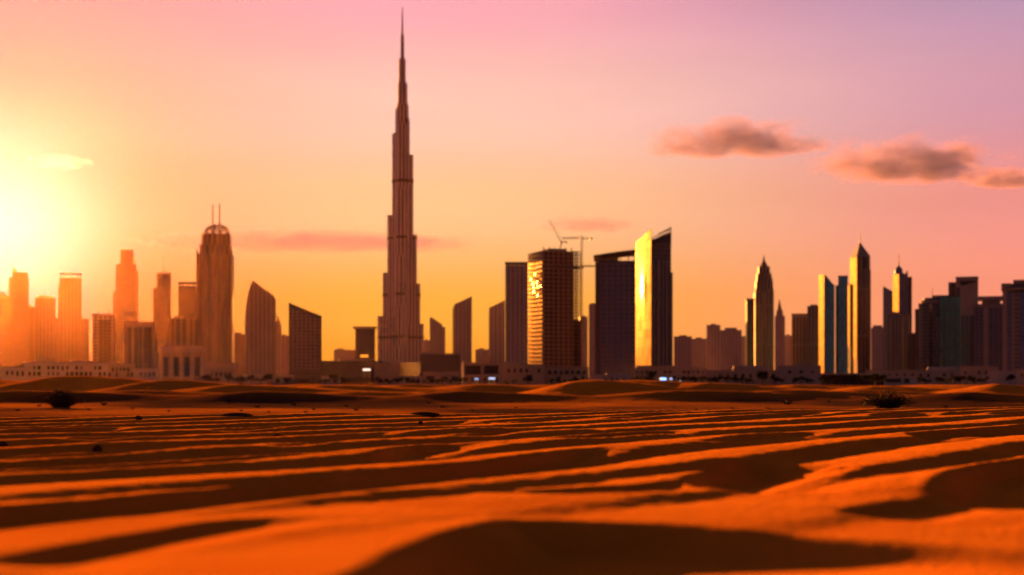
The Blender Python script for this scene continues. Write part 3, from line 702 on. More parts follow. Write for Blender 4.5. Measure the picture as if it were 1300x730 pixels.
bm = bmesh.new(); bar_into(bm, (0, 0, hh), (9.2, 0, hh), .35, 4); prism_into(bm, rect(7.4, 9.6, -.9, .9), hh-1.4, hh+.9); link('counterweight', bm_mesh('counterweight', bm), [M['steel'], M['steel']], r_)
bm = bmesh.new(); bar_into(bm, (0, 0, hh), (0, 0, hh+2.6), .3, 4); bar_into(bm, (0, 0, hh+2.6), (x0*.7, 0, hh+1.1), .09, 4); bar_into(bm, (0, 0, hh+2.6), (8.4, 0, hh+.3), .09, 4); link('apex', bm_mesh('apex', bm), M['crane'], r_)
o = empty('site_gangway', (0, 0, 0)); tag(o, 'thin horizontal gangway joining unfinished tower and canopy-roofed tower', 'gangway')
pa, pb = at(738, 338, 1306), at(757, 338, 1306)
o.location = pa
bm = bmesh.new(); prism_into(bm, rect(0, pb.x-pa.x, -.9, .9), -.6, .3); link('deck', bm_mesh('deck', bm), [M['steel'], M['steel']], o)
bm = bmesh.new()
for zz in (.8, 1.3): bar_into(bm, (0, -.85, zz), (pb.x-pa.x, -.85, zz), .08, 4)
for i in range(8): bar_into(bm, ((pb.x-pa.x)*i/7, -.85, .2), ((pb.x-pa.x)*i/7, -.85, 1.35), .07, 4)
link('railing', bm_mesh('railing', bm), M['steel'], o)

B = Bld('apartment_tower', 'faint far narrow tower seen through gap beside the tower crane', 'tower', 737, 3300); B.box('shaft', 736, 746, 402, 'f_far', 0, 30); B.plant(739, 743, 400.5, 402)
B = Bld('apartment_tower', 'hazy narrow tower left of the dark canopy-roofed glass tower', 'tower', 747, 2700, 2); B.box('shaft', 747.5, 758, 386, 'f_far', 0, 30); B.plant(750, 755, 384.5, 386)
# canopy-roofed glass tower
B = Bld('office_tower', 'dark glass tower under thin raised canopy roof beside gold-faced tower', 'tower', 756, 1120, 2)
B.box('shaft', 757, 806.5, 331, 'f_glass', .8, 40); B.box('edge_fin', 755.6, 761, 331, 'steel', 0, .8); B.box('glass_front', 762, 806, 334, 'f_violet', .35, .8, 478)
B.slab('canopy', [(753.5, 324.4), (772, 321.4), (790, 319), (806.6, 317.4), (806.6, 319.6), (790, 321), (772, 323.6), (753.5, 326.2)][::-1], 'steel', -2, 42)
for a in (757, 767, 777, 787, 797, 805): B.box('post', a, a+1, 322.2, 'steel', 2, 3, 331)
B.box('plant_room', 760, 785, 326.5, 'concrete', 6, 24, 331)
# gold-faced slanted tower
r = mirror_rot(826) - GLINT + 9.5
B = Bld('office_tower', 'tower with blazing gold left side and sharply slanted crown', 'tower', 827, 1250, r)
dp = B.depth(20)
bm = bmesh.new(); W_ = B.X(853)
prism_into(bm, [(0, .3), (W_, .3), (W_, dp), (0, dp)], 0, [B.Z(306), B.Z(297), B.Z(297), B.Z(312)])
link('shaft', bm_mesh('shaft', bm), [M['f_glass'], M['roof']], B.root)
bm = bmesh.new(); nb = 16; aa = R(1.0); rr = (dp-.05)/2/math.sin(aa)     # flat mirror panels, slightly bowed to shape the sun's glare
arc = [(-.3-(rr*math.cos(aa*(2*i/nb-1))-rr*math.cos(aa)), .25+(dp-.05)/2+rr*math.sin(aa*(2*i/nb-1))) for i in range(nb+1)][::-1]
prism_into(bm, arc + [(-.02, .25), (-.02, dp+.2)], 4, [B.Z(290.5)+(B.Z(303)-B.Z(290.5))*(q[1]/dp) for q in arc] + [B.Z(290.5), B.Z(303)])
link('sun_gold_glass', bm_mesh('sun_gold_glass', bm), [M['f_sun_goldbow'], M['steel']], B.root)
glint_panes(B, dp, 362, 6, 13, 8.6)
bm = bmesh.new()
prism_into(bm, [(0, 0), (W_, 0), (W_, .28), (0, .28)], [B.Z(309), B.Z(302), B.Z(302), B.Z(309)], [B.Z(304.2), B.Z(297.2), B.Z(297.2), B.Z(304.2)])
link('roof_edge', bm_mesh('roof_edge', bm), [M['steel'], M['steel']], B.root)
B.slab('crown_screen', [(827, 308), (852.6, 308), (852.6, 294), (827, 305)], 'f_glass', .32, 1.2, 'steel')
bm = bmesh.new()
for i in range(8):
    f_ = i/7; bar_into(bm, (W_*f_, .3, B.Z(310)), (W_*f_, .3, B.Z(303-15*f_)), .3, 4)
for j in range(4): bar_into(bm, (0, .3, B.Z(303+j*3)), (W_, .3, B.Z(288+j*4.2)), .3, 4)
for j in range(9): bar_into(bm, (W_*.35+W_*.65*j/9, .3, B.Z(297-j*.6)), (W_*.35+W_*.65*(j+1)/9, .3, B.Z(301-14*(.35+.65*(j+1)/9))), .28, 4)
link('crown_lattice', bm_mesh('crown_lattice', bm), M['steel'], B.root)
for a, wd in ((829, 1.2), (835, 3), (841.5, 1.4), (846, 2.2)): B.box('fin', a, a+wd, 330, 'grey', -.5, .28)
B.box('side_bay', 853.2, 855.6, 345, 'f_stripe', 1, 24)

B.box('podium', 806, 858, 464, 'beige', -3, -.02)

FARL = ['faint pale block right of the gold-faced slanted tower', 'slim faint block, second right of gold-faced tower', 'hazy lilac tower, tallest of the far cluster left of the tiered tower', 'hazy wide stepped block left of the tiered tower', 'small faint block at foot of the tiered tower']
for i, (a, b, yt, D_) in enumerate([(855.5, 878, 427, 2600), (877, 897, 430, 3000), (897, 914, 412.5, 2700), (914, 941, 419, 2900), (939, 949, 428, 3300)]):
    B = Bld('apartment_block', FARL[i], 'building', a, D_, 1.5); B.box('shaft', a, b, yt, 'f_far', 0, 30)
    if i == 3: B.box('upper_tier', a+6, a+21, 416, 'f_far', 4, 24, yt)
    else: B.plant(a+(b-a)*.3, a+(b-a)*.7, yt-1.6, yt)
# tiered tower
B = Bld('skyscraper', 'brown tiered tower tapering to a pinnacle, taller of the two', 'tower', 959, 2200, 5)
for i, (a, b, yt, yb) in enumerate([(958.5, 982, 371, None), (960, 981, 357, 371), (961.3, 979.5, 347, 357), (963.3, 977.5, 338, 347)]):
    B.box('shaft' if i == 0 else 'tier', a, b, yt, 'f_stripe', i*1.8, 27-i*1.8, yb)
B.cone('crown', 970.4, 338, 331, 7, 2.6, 13.5, 'f_stripe', 8); B.cone('pinnacle', 970.4, 331, 322.5, 2.2, .2, 13.5, 'concrete')
for a in (963, 969, 975): B.box('fin', a, a+1.6, 368, 'concrete', -.7, 0)
for a, q in ((959, 366), (980.2, 366), (961, 353), (978.8, 353)): B.box('turret', a, a+1.6, q, 'concrete', .2, 2.4, q+5)
B = Bld('residential_tower', 'dark narrow tower standing against left side of tiered tower', 'tower', 948, 2150, 5)
B.box('shaft', 948, 957.5, 381, 'f_glass', 0, 26); B.box('roof_slab', 947, 958.2, 379, 'concrete', -.8, 27, 381)
B = Bld('skyscraper', 'small hazy spired tower right of tiered tower, a shorter twin', 'tower', 983, 3100, 2)
B.box('shaft', 983.5, 996, 401, 'f_far', 0, 26); B.box('tier', 985.5, 993.5, 394, 'f_far', 3, 22, 401); B.cone('spire', 989, 394, 379.5, 6, .4, 12, 'concrete')
B = Bld('apartment_block', 'faint low block between the short spired tower and beige twin blocks', 'building', 995, 3200, 1); B.box('shaft', 995, 1005.5, 426, 'f_far'); B.plant(998, 1002, 424.5, 426)
B = Bld('apartment_tower', 'beige ribbed block with dark cap, left of pair beside teal tower', 'tower', 1005, 2250, 3); B.box('shaft', 1005, 1024.5, 403, 'f_stripe', 0, 28); B.box('cap', 1005, 1024, 398, 'concrete', .5, 28, 403)
B = Bld('apartment_tower', 'beige ribbed block touching the teal curved tower on its left', 'tower', 1024.5, 2200, 3); B.box('shaft', 1024.8, 1041, 388.5, 'f_stripe', 0, 28); B.plant(1028, 1037, 386.5, 388.5)
# teal pair
r = mirror_rot(1049)
B = Bld('office_tower', 'teal glass tower with curved horn-shaped top and gold streaked side', 'tower', 1046.5, 1700, r)
dp = B.depth(6.5)
B.slab('shaft', [(1046.5, None), (1060.5, None), (1060.5, 361.5), (1057, 359), (1053, 354), (1049, 350), (1046.5, 349)], 'f_teal', .3, dp)
bm = bmesh.new(); prism_into(bm, [(-.4, .2), (-.02, .2), (-.02, dp+.2), (-.4, dp+.2)], 0, [B.Z(348.5), B.Z(348.5), B.Z(347.5), B.Z(347.5)]); link('sun_gold_glass', bm_mesh('sun_gold_glass', bm), [M['f_sun_gold'], M['steel']], B.root)
for a in (1046.6, 1059.5): B.box('fin', a, a+.9, 366, 'steel', 0, .28)
B = Bld('office_tower', 'straight teal slab tower right of the curved horn tower', 'tower', 1064, 1720, 3); B.box('shaft', 1064, 1075.5, 351.5, 'f_teal', 0, 22); B.box('dark_recess', 1060.8, 1063.95, 362, 'void', 3, 20); B.box('parapet', 1063.8, 1075.7, 350, 'steel', -.2, 22.2, 351.5)
# pointed tower
r = mirror_rot(1089)
B = Bld('skyscraper', 'brown ribbed tower with pyramid roof, spire and gold left side', 'tower', 1088, 1800, r)
dp = B.depth(8.5); Wp = B.X(1107)
B.box('shaft', 1088, 1107, 342, 'f_stripe', .3, dp); B.box('upper_tier', 1088.3, 1106.3, 325, 'f_stripe', .8, dp-.5, 342)
bm = bmesh.new(); prism_into(bm, [(-.4, .3), (-.02, .3), (-.02, dp), (-.4, dp)], 30, B.Z(326)); link('sun_gold_glass', bm_mesh('sun_gold_glass', bm), [M['f_sun_gold'], M['steel']], B.root)
bm = bmesh.new(); A = [bm.verts.new(q) for q in ((-.2, .6, B.Z(325)), (Wp-.4, .6, B.Z(325)), (Wp-.4, dp-.3, B.Z(325)), (-.2, dp-.3, B.Z(325)))]; T = bm.verts.new((B.X(1096), dp*.45, B.Z(306)))
for k in range(4): bm.faces.new((A[k], A[(k+1) % 4], T))
bm.faces.new(A[::-1]); link('pyramid_roof', bm_mesh('pyramid_roof', bm), M['grey'], B.root)
bm = bmesh.new(); bar_into(bm, (B.X(1096), dp*.45, B.Z(310)), (B.X(1096), dp*.45, B.Z(294)), .9, 6, .3); link('spire', bm_mesh('spire', bm), M['steel'], B.root)
B.box('tall_window', 1096.5, 1100, 326, 'void', .5, .8, 341)
for a in (1088, 1093, 1098.5, 1105): B.box('fin', a, a+1.3, 344, 'concrete', -.5, .28)
B = Bld('residential_tower', 'narrow dark gold-lit tower in front of the pyramid-roofed tower left flank', 'tower', 1077.5, 1750, mirror_rot(1080)); B.box('shaft', 1079.5, 1084, 361, 'f_brown', 0, 22); B.box('glass_side', 1079.1, 1079.47, 363, 'f_sun_gold', .5, 21, 440); B.plant(1080.5, 1083, 359.5, 361, 4, 12)
B = Bld('apartment_tower', 'pale lilac tower in the gap right of the pyramid-roofed tower', 'tower', 1107, 2800, 2); B.box('shaft', 1106, 1123, 416, 'f_far', 0, 30); B.box('upper_tier', 1108, 1119, 413, 'f_far', 3, 22, 416)
B = Bld('office_tower', 'thin dark blue tower with curved slanted top', 'tower', 1121.5, 2300, 2)
B.slab('shaft', [(1121.5, None), (1134, None), (1134, 371), (1129, 368), (1125, 365.5), (1121.5, 363)], 'f_blue', 0, 22); B.box('edge_fin', 1121, 1121.6, 366, 'steel', -.3, 2)
# spired dome tower
r = mirror_rot(1141)
B = Bld('skyscraper', 'slim tower with small dome, needle spire and gold upper left side', 'tower', 1141.5, 2000, r)
dp = B.depth(7.5); B.box('shaft', 1141.5, 1153, 347, 'f_blue', .3, dp)
bm = bmesh.new(); prism_into(bm, [(-.4, .3), (-.02, .3), (-.02, dp), (-.4, dp)], B.Z(398), B.Z(348)); link('sun_gold_glass', bm_mesh('sun_gold_glass', bm), [M['f_sun_gold'], M['steel']], B.root)
B.box('side_wing', 1153.2, 1160, 351, 'f_bal', 2, dp*.8); B.cone('dome', 1145, 347, 341, 6.2, 5.2, dp*.5, 'f_blue', 12); B.cone('dome', 1145, 341, 337, 5.2, 1.6, dp*.5, 'grey', 12); B.mast('spire', 1145, 337, 321, dp*.5, .9)
B.box('corner_fin', 1151.6, 1153.4, 344, 'concrete', -.3, 3)
B = Bld('apartment_block', 'plum block in front of the slim domed tower base', 'building', 1126.5, 1800, 2); B.box('shaft', 1126.5, 1152, 399, 'f_violet', 0, 24); B.box('pier', 1129, 1131.4, 402, 'concrete', -.6, 0); B.box('pier', 1143.5, 1146, 402, 'concrete', -.6, 0); B.plant(1132, 1142, 396.8, 399)
B = Bld('apartment_block', 'reddish low block between plum block and olive tower', 'building', 1152, 1750, 2); B.box('shaft', 1152.4, 1165, 424, 'f_resid', 0, 24); B.box('parapet', 1152.2, 1165.2, 422.5, 'concrete', -.2, 24.2, 424)
# olive rounded tower
B = Bld('office_tower', 'dark olive round-fronted tower with disc roof and antenna', 'tower', 1166, 1500, 2)
bm = bmesh.new(); wq = B.X(1187); pts = [(wq*i/8, -4*math.sin(math.pi*i/8)) for i in range(9)] + [(wq, 26), (0, 26)]; prism_into(bm, pts, 0, B.Z(385)); link('shaft', bm_mesh('shaft', bm), [M['f_glass'], M['roof']], B.root)
B.cone('roof_disc', 1178, 385, 381.5, 8.6, 9.2, 8, 'concrete', 20); B.cone('roof_drum', 1178, 381.5, 378, 6.4, 6.0, 8, 'f_glass', 20); B.mast('antenna', 1182, 378, 365, 8, .4); B.box('side_block', 1161.8, 1165.8, 392, 'f_brown', 2, 24)
B = Bld('office_tower', 'deep green glass block with dark left half', 'tower', 1184.5, 1520, 2); B.box('shaft', 1192, 1216, 377, 'f_green', 0, 28); B.box('dark_wing', 1184, 1191.8, 378, 'f_glass', 1, 28); B.box('pier', 1186, 1191, 402, 'beige', -.8, 1); B.box('roof_slab', 1183.6, 1216.4, 375, 'steel', -.4, 28.4, 377)
for a in (1197, 1203, 1209.5): B.box('fin', a, a+.9, 380, 'steel', -.4, 0)
B = Bld('apartment_tower', 'tall beige tower with broad blank panel and sloping top band', 'tower', 1210, 1700, 3)
B.box('shaft', 1213, 1238.5, 354, 'beige', 0, 30); B.box('side_bay', 1204.5, 1212.8, 358, 'f_brown', 2, 28); B.slab('top_band', [(1217, 357), (1237.5, 357), (1237.5, 358.5), (1219, 363)], 'band', -.4, 0); B.box('parapet', 1212.8, 1238.8, 351.5, 'concrete', -.3, 30.2, 354); B.box('lower_block', 1218.5, 1240, 401, 'f_violet', -8, -.4); B.box('pier', 1214, 1217.5, 365, 'f_bal', -.5, 0)
B = Bld('office_tower', 'dark plum tower with wide flat cap raised above its roof', 'tower', 1234, 1400, 2)
B.box('shaft', 1236, 1270.5, 391, 'f_violet', .6, 32); B.box('shoulder', 1234, 1272, 386, 'concrete', 0, 33, 391); B.box('neck', 1245, 1266, 381, 'concrete', 6, 24, 386); B.box('cap', 1241, 1268.5, 376.2, 'pale', 2, 28, 381); B.box('pier', 1247, 1252.5, 391.4, 'beige', 0, .6); B.box('side_bay', 1232.5, 1235.8, 400, 'f_resid', 1, 28)
B = Bld('office_tower', 'large dark tower with layered roof at the far right edge', 'tower', 1271.5, 1200, 2)
B.box('shaft', 1273, 1330, 371, 'f_blue', .8, 36); B.box('pier', 1272.5, 1277.5, 368, 'pale', 0, .8); B.box('pier', 1283, 1290.5, 373, 'f_pale', .2, .8); B.box('roof_slab', 1271, 1332, 365.5, 'concrete', -.4, 37, 368); B.box('upper_tier', 1276, 1330, 360, 'f_glass', 3, 34, 365.5); B.box('roof_slab', 1271, 1282, 359.5, 'concrete', 3, 30, 364); B.box('top_slab', 1284.5, 1330, 355.5, 'concrete', 2, 33, 360)

# ------------------------------------------------------------------ low buildings at the edge of the city
def low(label, a, b, yt, D_, mat='pale', win=None, parts=(), name='low_building', dep=18, winmat='void'):
    B = Bld(name, label, 'building', a, D_, -1.08*math.degrees(math.atan((a-CX)/F)) if a > 560 else 0)
    B.box('wall', a, b, yt, mat, 0, dep); B.box('parapet', a-.4, b+.4, yt-1.1, mat, -.25, dep+.25, yt)
    for (x0, x1, y0, y1) in (win or []):
        B.box('window', x0, x1, y0, winmat, -.12, -.002, y1)
    for (nm, x0, x1, y0, y1, d0, d1, mt) in parts: B.box(nm, x0, x1, y0, mt, d0, d1, y1)
    return B
rw = random.Random(12)
def winrow(a, b, n, w, y0, y1):
    out = []
    for i in range(n):
        if rw.random() < .22: continue
        k = rw.choice((.7, 1, 1, 1.35)); c_ = a+(b-a)*(i+.5)/n; out.append((c_-w*k/2, c_+w*k/2, y0, y1 if rw.random() < .8 else y1+(y1-y0)*.3))
    return out
low('pale hazy villa at the far left in the sun glare', -12, 29, 467, 700, 'white', winrow(-8, 27, 6, 2.6, 471, 476))
low('long white low building with two rows of windows, left', 30, 128, 461, 720, 'white', winrow(34, 126, 17, 2.4, 464.5, 469) + winrow(34, 126, 17, 2.4, 472, 477), [('roof_block', 42, 66, 457.5, 459.9, 2, 14, 'pale'), ('roof_block', 84, 110, 457, 459.9, 3, 15, 'concrete')])
low('lower white stepped wing right of the long white building', 129, 168, 463, 735, 'pale', winrow(131, 167, 8, 2.2, 466.5, 470.5) + winrow(131, 167, 8, 2.2, 473, 478), [('roof_block', 138, 150, 460, 461.9, 2, 10, 'white')])
low('small white hut cluster left of the colonnade building', 169, 197, 469, 690, 'white', winrow(171, 196, 5, 2.2, 472.5, 477))
low('low pale wall block under the domed tower', 258, 300, 468, 800, 'pale', winrow(260, 299, 7, 2.4, 472, 478))
low('dim low house among trees below the curved tower', 309, 340, 476, 640, 'white', winrow(312, 339, 5, 2.6, 479, 483))
low('small pale shed among trees left of slanted glass block foot', 346, 372, 477.5, 600, 'pale', [(350, 355, 480, 486), (360, 366, 480, 486)])
low('pale shed in trees left of tallest tower foot', 408, 432, 478.5, 600, 'white', [(411, 416, 481, 486), (422, 428, 481, 486)])
low('long pale low shed directly below the tallest tower', 478, 536, 478, 640, 'pale', winrow(480, 534, 8, 3.4, 480.5, 485))
low('beige hall beneath dark mall box with wide door', 537, 586, 473, 700, 'beige', [(541, 551, 477, 486), (560, 568, 478, 484), (573, 581, 478, 484)])
low('pale building with two large dark square openings', 587, 636, 461, 760, 'pale', [(590.5, 610.5, 464, 475.5), (614, 633, 464, 475)] + winrow(588, 635, 6, 3, 479, 484), [('canopy', 587, 636, 477, 478, -2.5, -.2, 'white')])
low('beige low block under the flat-topped grey tower', 637, 690, 463, 800, 'beige', winrow(642, 688, 6, 3, 468, 473) + [(668, 676, 476, 484)], [('roof_block', 640, 660, 459, 461.8, 2, 12, 'pale')])
low('brown low block below the unfinished tower', 691, 747, 467, 820, 'beige', winrow(694, 745, 7, 4, 470.5, 475) + winrow(694, 745, 5, 4.5, 478, 484))
low('white single-storey house with arched dark doorways', 749, 801, 477, 560, 'white', [(767, 770.5, 480, 486), (774.5, 778, 480, 486), (782, 785.5, 480, 486), (791, 795, 480.5, 485)], [('roof_block', 770, 796, 474, 475.8, 2, 9, 'white')])
low('long beige two-storey terrace right of gold-faced tower', 803, 896, 468, 850, 'beige', winrow(806, 894, 15, 3, 470.8, 473.8) + winrow(806, 894, 15, 3, 477, 481))
low('beige low wall building with roof pavilion behind round trees', 897, 985, 471, 760, 'beige', winrow(900, 984, 9, 3, 475, 479), [('roof_block', 930, 975, 464, 469.8, 3, 15, 'pale')])
low('tall beige end block left of the dark canopy', 986, 1040, 465, 740, 'pale', [(1000, 1004, 470, 474), (1014, 1018, 470, 474), (1028, 1031, 470, 474)], [('roof_block', 1008, 1020, 461.5, 463.8, 3, 10, 'beige')])
B = Bld('canopy_hall', 'dark open hall under long flat black canopy', 'building', 1042, 620)
B.box('back_wall', 1042, 1120, 476, 'band', 8, 14); B.box('roof', 1038, 1124, 473.8, 'grey', -1, 15, 475.9)
for i in range(8): B.box('post', 1043+i*10.8, 1044+i*10.8, 475.9, 'steel', 0, .5)
low('white flat-roofed pavilion with glazed front right of dark canopy', 1122, 1161, 478, 580, 'white', [(1126, 1142, 480.5, 485.5), (1146, 1152, 480.5, 486.5)])
low('long beige building behind the pavilion with raised pale roof', 1100, 1216, 471, 820, 'beige', winrow(1104, 1214, 12, 3, 474.5, 478), [('roof_block', 1172, 1206, 466, 469.8, 2, 14, 'white')], name='low_building')
low('broad beige building with blank pale end wall at right', 1218, 1262, 466, 700, 'beige', winrow(1221, 1260, 5, 3, 471, 475))
low('blank white end wall building near the right edge', 1254, 1288, 472, 600, 'white', [(1280, 1284, 476, 480)])
low('low pale house at the far right edge behind dune', 1289, 1330, 470, 660, 'pale', winrow(1292, 1328, 4, 3, 474, 479))

# lit signs and lamps, plus one glowing panel added for a glint
def lit_sign_or_glint(label, px, py, D_, w, h, c, s):
    o = empty('lit_sign_or_glint', tuple(at(px, py, D_))); tag(o, label, 'sign'); k = D_/F
    bm = bmesh.new(); prism_into(bm, rect(-w*k/2-.15, w*k/2+.15, .02, .5), -h*k/2-.15, h*k/2+.15); link('housing', bm_mesh('housing', bm), [M['steel'], M['steel']], o)
    bm = bmesh.new(); prism_into(bm, rect(-w*k/2, w*k/2, -.1, .018), -h*k/2, h*k/2); me_ = bm_mesh('panel', bm)
    mm = emit('lit_panel', c, s); link('panel', me_, [mm, mm], o)
    bm = bmesh.new(); z0 = -o.location.z+GZ
    for xx in (-w*k*.35, w*k*.35): bar_into(bm, (xx, .3, z0), (xx, .3, -h*k/2), .14, 5)
    link('support', bm_mesh('support', bm), M['steel'], o)
    return o
lit_sign_or_glint('glowing white sign board on the mall front left of tallest tower', 465.5, 469.3, 690, 9.5, 2.2, (1, .78, .62), .35)
lit_sign_or_glint('orange glint made as a glowing panel above the mall beside the tallest tower', 462.5, 452, 1850, 10, 3, (1, .28, .02), .30)  # emission stands in for an orange glint, no real sign
lit_sign_or_glint('small bluish lit panel on the left below square openings', 605, 481, 590, 5, 1.8, (.35, .55, 1), .20)
lit_sign_or_glint('small pale blue lit panel right of the other, below square openings', 624.5, 480.5, 590, 8, 2.2, (.55, .65, 1), .25)
lit_sign_or_glint('brightest blue lit panel below the gold-faced tower', 842, 481, 560, 7.5, 2.6, (.25, .5, 1), .6)
lit_sign_or_glint('tiny blue lit panel right of the brightest blue one', 852, 481, 560, 2.6, 2.2, (.3, .5, 1), .3)
lit_sign_or_glint('dim whitish lit panel right of the two blue panels', 864, 483, 560, 2.6, 2.2, (1, .8, .85), .15)

# ------------------------------------------------------------------ trees
def leaf_mat(name, c):
    m, t, p = newmat(name); n = t.nodes.new('ShaderNodeTexNoise'); n.inputs['Scale'].default_value = 1.5
    tcn = t.nodes.new('ShaderNodeTexCoord'); t.links.new(tcn.outputs['Object'], n.inputs['Vector'])
    rr = t.nodes.new('ShaderNodeValToRGB'); rr.color_ramp.elements[0].color = (*[v*.6 for v in c], 1); rr.color_ramp.elements[1].color = (*[v*1.4 for v in c], 1); p.inputs['Specular IOR Level'].default_value = 0.05
    t.links.new(n.outputs[0], rr.inputs[0]); t.links.new(rr.outputs[0], p.inputs['Base Color']); p.inputs['Roughness'].default_value = .7
    return m
M['leaf'] = leaf_mat('tree_leaves', (.028, .030, .014)); M['bark'] = plain('bark', (.10, .07, .05), .9, scale=3)
M['scrub'] = leaf_mat('desert_scrub', (.035, .026, .013))
def leaf(bm, c, s, rnd):
    d = Vector((rnd.gauss(0, 1), rnd.gauss(0, 1), rnd.gauss(0, 1))).normalized(); t_ = d.orthogonal().normalized(); u_ = d.cross(t_)
    a = rnd.random()*6.28; t2 = t_*math.cos(a)+u_*math.sin(a); u2 = d.cross(t2)
    bm.faces.new([bm.verts.new(c+t2*s), bm.verts.new(c+u2*s*.6), bm.verts.new(c-t2*s), bm.verts.new(c-u2*s*.6)])
def tree_proto(seed, w, h, spread=1.0):
    rnd = random.Random(seed); r_ = empty('tree', (0, 0, 0))
    bm = bmesh.new(); th = h*.42
    bar_into(bm, (0, 0, -.3), (0, 0, th), .09*h/4+.06, 7, .06*h/4+.03)
    tips = []
    for k in range(6):
        a = k*1.05+rnd.random(); q = Vector((math.cos(a)*w*.3, math.sin(a)*w*.3, h*(.6+.22*rnd.random()))); bar_into(bm, (0, 0, th*(.75+.2*rnd.random())), q, .06, 5, .02); tips.append(q)
    link('trunk', bm_mesh('trunk', bm), M['bark'], r_)
    bm = bmesh.new()
    cl = [(q + Vector((rnd.uniform(-.3, .3), rnd.uniform(-.3, .3), rnd.uniform(-.1, .3))), h*.17*(.7+.7*rnd.random())) for q in tips for _ in range(2)]
    for _ in range(5): cl.append((Vector((rnd.uniform(-.5, .5)*w*.7, rnd.uniform(-.5, .5)*w*.7, h*rnd.uniform(.45, .85))), h*.16*(.6+.8*rnd.random())))
    for c_, rr in cl:
        for _ in range(75):
            v = Vector((rnd.gauss(0, 1), rnd.gauss(0, 1), rnd.gauss(0, .8))); v = v.normalized()*rr*rnd.random()**.4
            leaf(bm, c_+v, h*.035*(.6+rnd.random()), rnd)
    link('crown', bm_mesh('crown', bm), M['leaf'], r_)
    return r_
protos = [tree_proto(s, w, h) for s, w, h in ((1, 4.2, 4.4), (2, 5.2, 4.0), (3, 3.4, 5.0), (4, 6.0, 3.6), (5, 4.6, 4.6))]
used = set()
def place_tree(px, D_, hpx, k, label, group, sxy=1.0):
    pr = protos[k]; o = pr if k not in used else copy_tree(pr); used.add(k)
    x = (px-CX)/F*D_; hh = hpx*D_/F; base = (4.4, 4.0, 5.0, 3.6, 4.6)[k]
    o.location = (x, D_, GZ + (0 if D_ > 420 else ground_z(x, D_)-GZ)); o.rotation_euler = (0, 0, random.random()*6.28)
    q = hh/base; o.scale = (q*sxy, q*sxy, q); tag(o, label, 'tree', group)
rt = random.Random(5)
TREES = [
 ('hazy tree in the row below domed and curved towers', 'trees left of the slanted block', [262, 274, 288, 300, 308, 318, 330, 341, 352], 640, 12),
 ('dark tree in the row below the slanted glass block', 'trees below the slanted block', [366, 379, 388, 400, 412], 540, 10),
 ('dark tree left of the tallest tower foot', 'trees left of the tallest tower', [424, 436, 447, 459, 471], 520, 13),
 ('dark tree below the tallest tower and mall', 'trees below the tallest tower', [482, 493, 507, 518, 527, 541, 552, 562, 573, 583], 520, 10),
 ('dark low tree below beige blocks left of unfinished tower', 'trees below the unfinished tower', [642, 655, 668, 700, 712, 724, 735, 745], 520, 9),
 ('black low tree between white arched house and blue lights', 'trees right of the arched house', [803, 811, 820, 829], 540, 10),
 ('dark round tree in front of long beige terrace', 'trees before the beige terrace', [868, 880, 892, 903, 913, 923, 932, 942, 951], 500, 11),
 ('dark tree by the beige end block left of canopy hall', 'trees by the beige end block', [985, 992, 1010, 1017, 1030], 500, 12),
 ('dark tree crowding the canopy hall roofline', 'trees around the canopy hall', [1047, 1056, 1100, 1110, 1118], 560, 14),
 ('dark tree in the clump right of white pavilion', 'trees right of the pavilion', [1167, 1176, 1192, 1200, 1209, 1218, 1227, 1236, 1245], 500, 11),
]
kk = 0
for lab, grp, xs, D_, hp in TREES:
    for x in xs:
        place_tree(x+rt.uniform(-2, 2), D_+rt.uniform(-15, 15), hp*rt.uniform(.75, 1.2), kk % 5, lab, grp, rt.uniform(.9, 1.35)); kk += 1
place_tree(968, 505, 19, 2, 'tallest dark tree standing alone before the beige wall building', None)
place_tree(826.5, 800, 17, 2, 'dark tree at the foot of the gold-lit wall', None)
place_tree(1283, 590, 14, 0, 'dark tree by the blank white end wall', None)

# ------------------------------------------------------------------ scrub, tufts and stones on the sand
def shrub(label, px, py_base, D_, wpx, hpx, seed):
    rnd = random.Random(seed); x = (px-CX)/F*D_; g = ground_z(x, D_)
    r_ = empty('desert_shrub', (x, D_, g)); tag(r_, label, 'shrub'); k = D_/F; w, h = wpx*k, hpx*k
    bm = bmesh.new(); bl = bmesh.new()
    for i in range(190):
        a = rnd.random()*6.28; ro = rnd.random()**.6
        tip = Vector((math.cos(a)*w/2*ro, math.sin(a)*w/2*ro*.8, h*(.55+.45*rnd.random())*(1.05-.55*ro*ro)))
        mid = tip*.5 + Vector((rnd.uniform(-.06, .06), rnd.uniform(-.06, .06), h*.05)); b0 = Vector((tip.x*.25, tip.y*.25, -.03))
        bar_into(bm, b0, mid, .012, 4, .008); bar_into(bm, mid, tip, .008, 4, .003)
        for _ in range(34):
            f_ = rnd.random(); c_ = (b0.lerp(mid, f_*2) if f_ < .5 else mid.lerp(tip, f_*2-1)) + Vector((rnd.gauss(0, .05), rnd.gauss(0, .05), rnd.gauss(0, .05)))
            if c_.z > 0: leaf(bl, c_, rnd.uniform(.018, .045), rnd)
    link('stems', bm_mesh('stems', bm), M['bark'], r_); link('foliage', bm_mesh('foliage', bl), M['scrub'], r_)
    return r_
shrub('bushy dark shrub on the gravel flat below the left dune', 78, 510, 70, 66, 24, 1)
shrub('wide black shrub at the right behind the ripple edge', 1127, 516, 66, 76, 22, 2)
def tuft_proto(seed):
    rnd = random.Random(seed); r_ = empty('grass_tuft', (0, 0, 0)); bm = bmesh.new()
    for i in range(60):
        a = rnd.random()*6.28; l = rnd.uniform(.4, 1); tip = Vector((math.cos(a)*.5*l, math.sin(a)*.5*l, .5*l*rnd.uniform(.5, 1.1)))
        bar_into(bm, (tip.x*.2, tip.y*.2, -.05), tip, .028, 3, .006)
    link('blades', bm_mesh('blades', bm), M['scrub'], r_); return r_
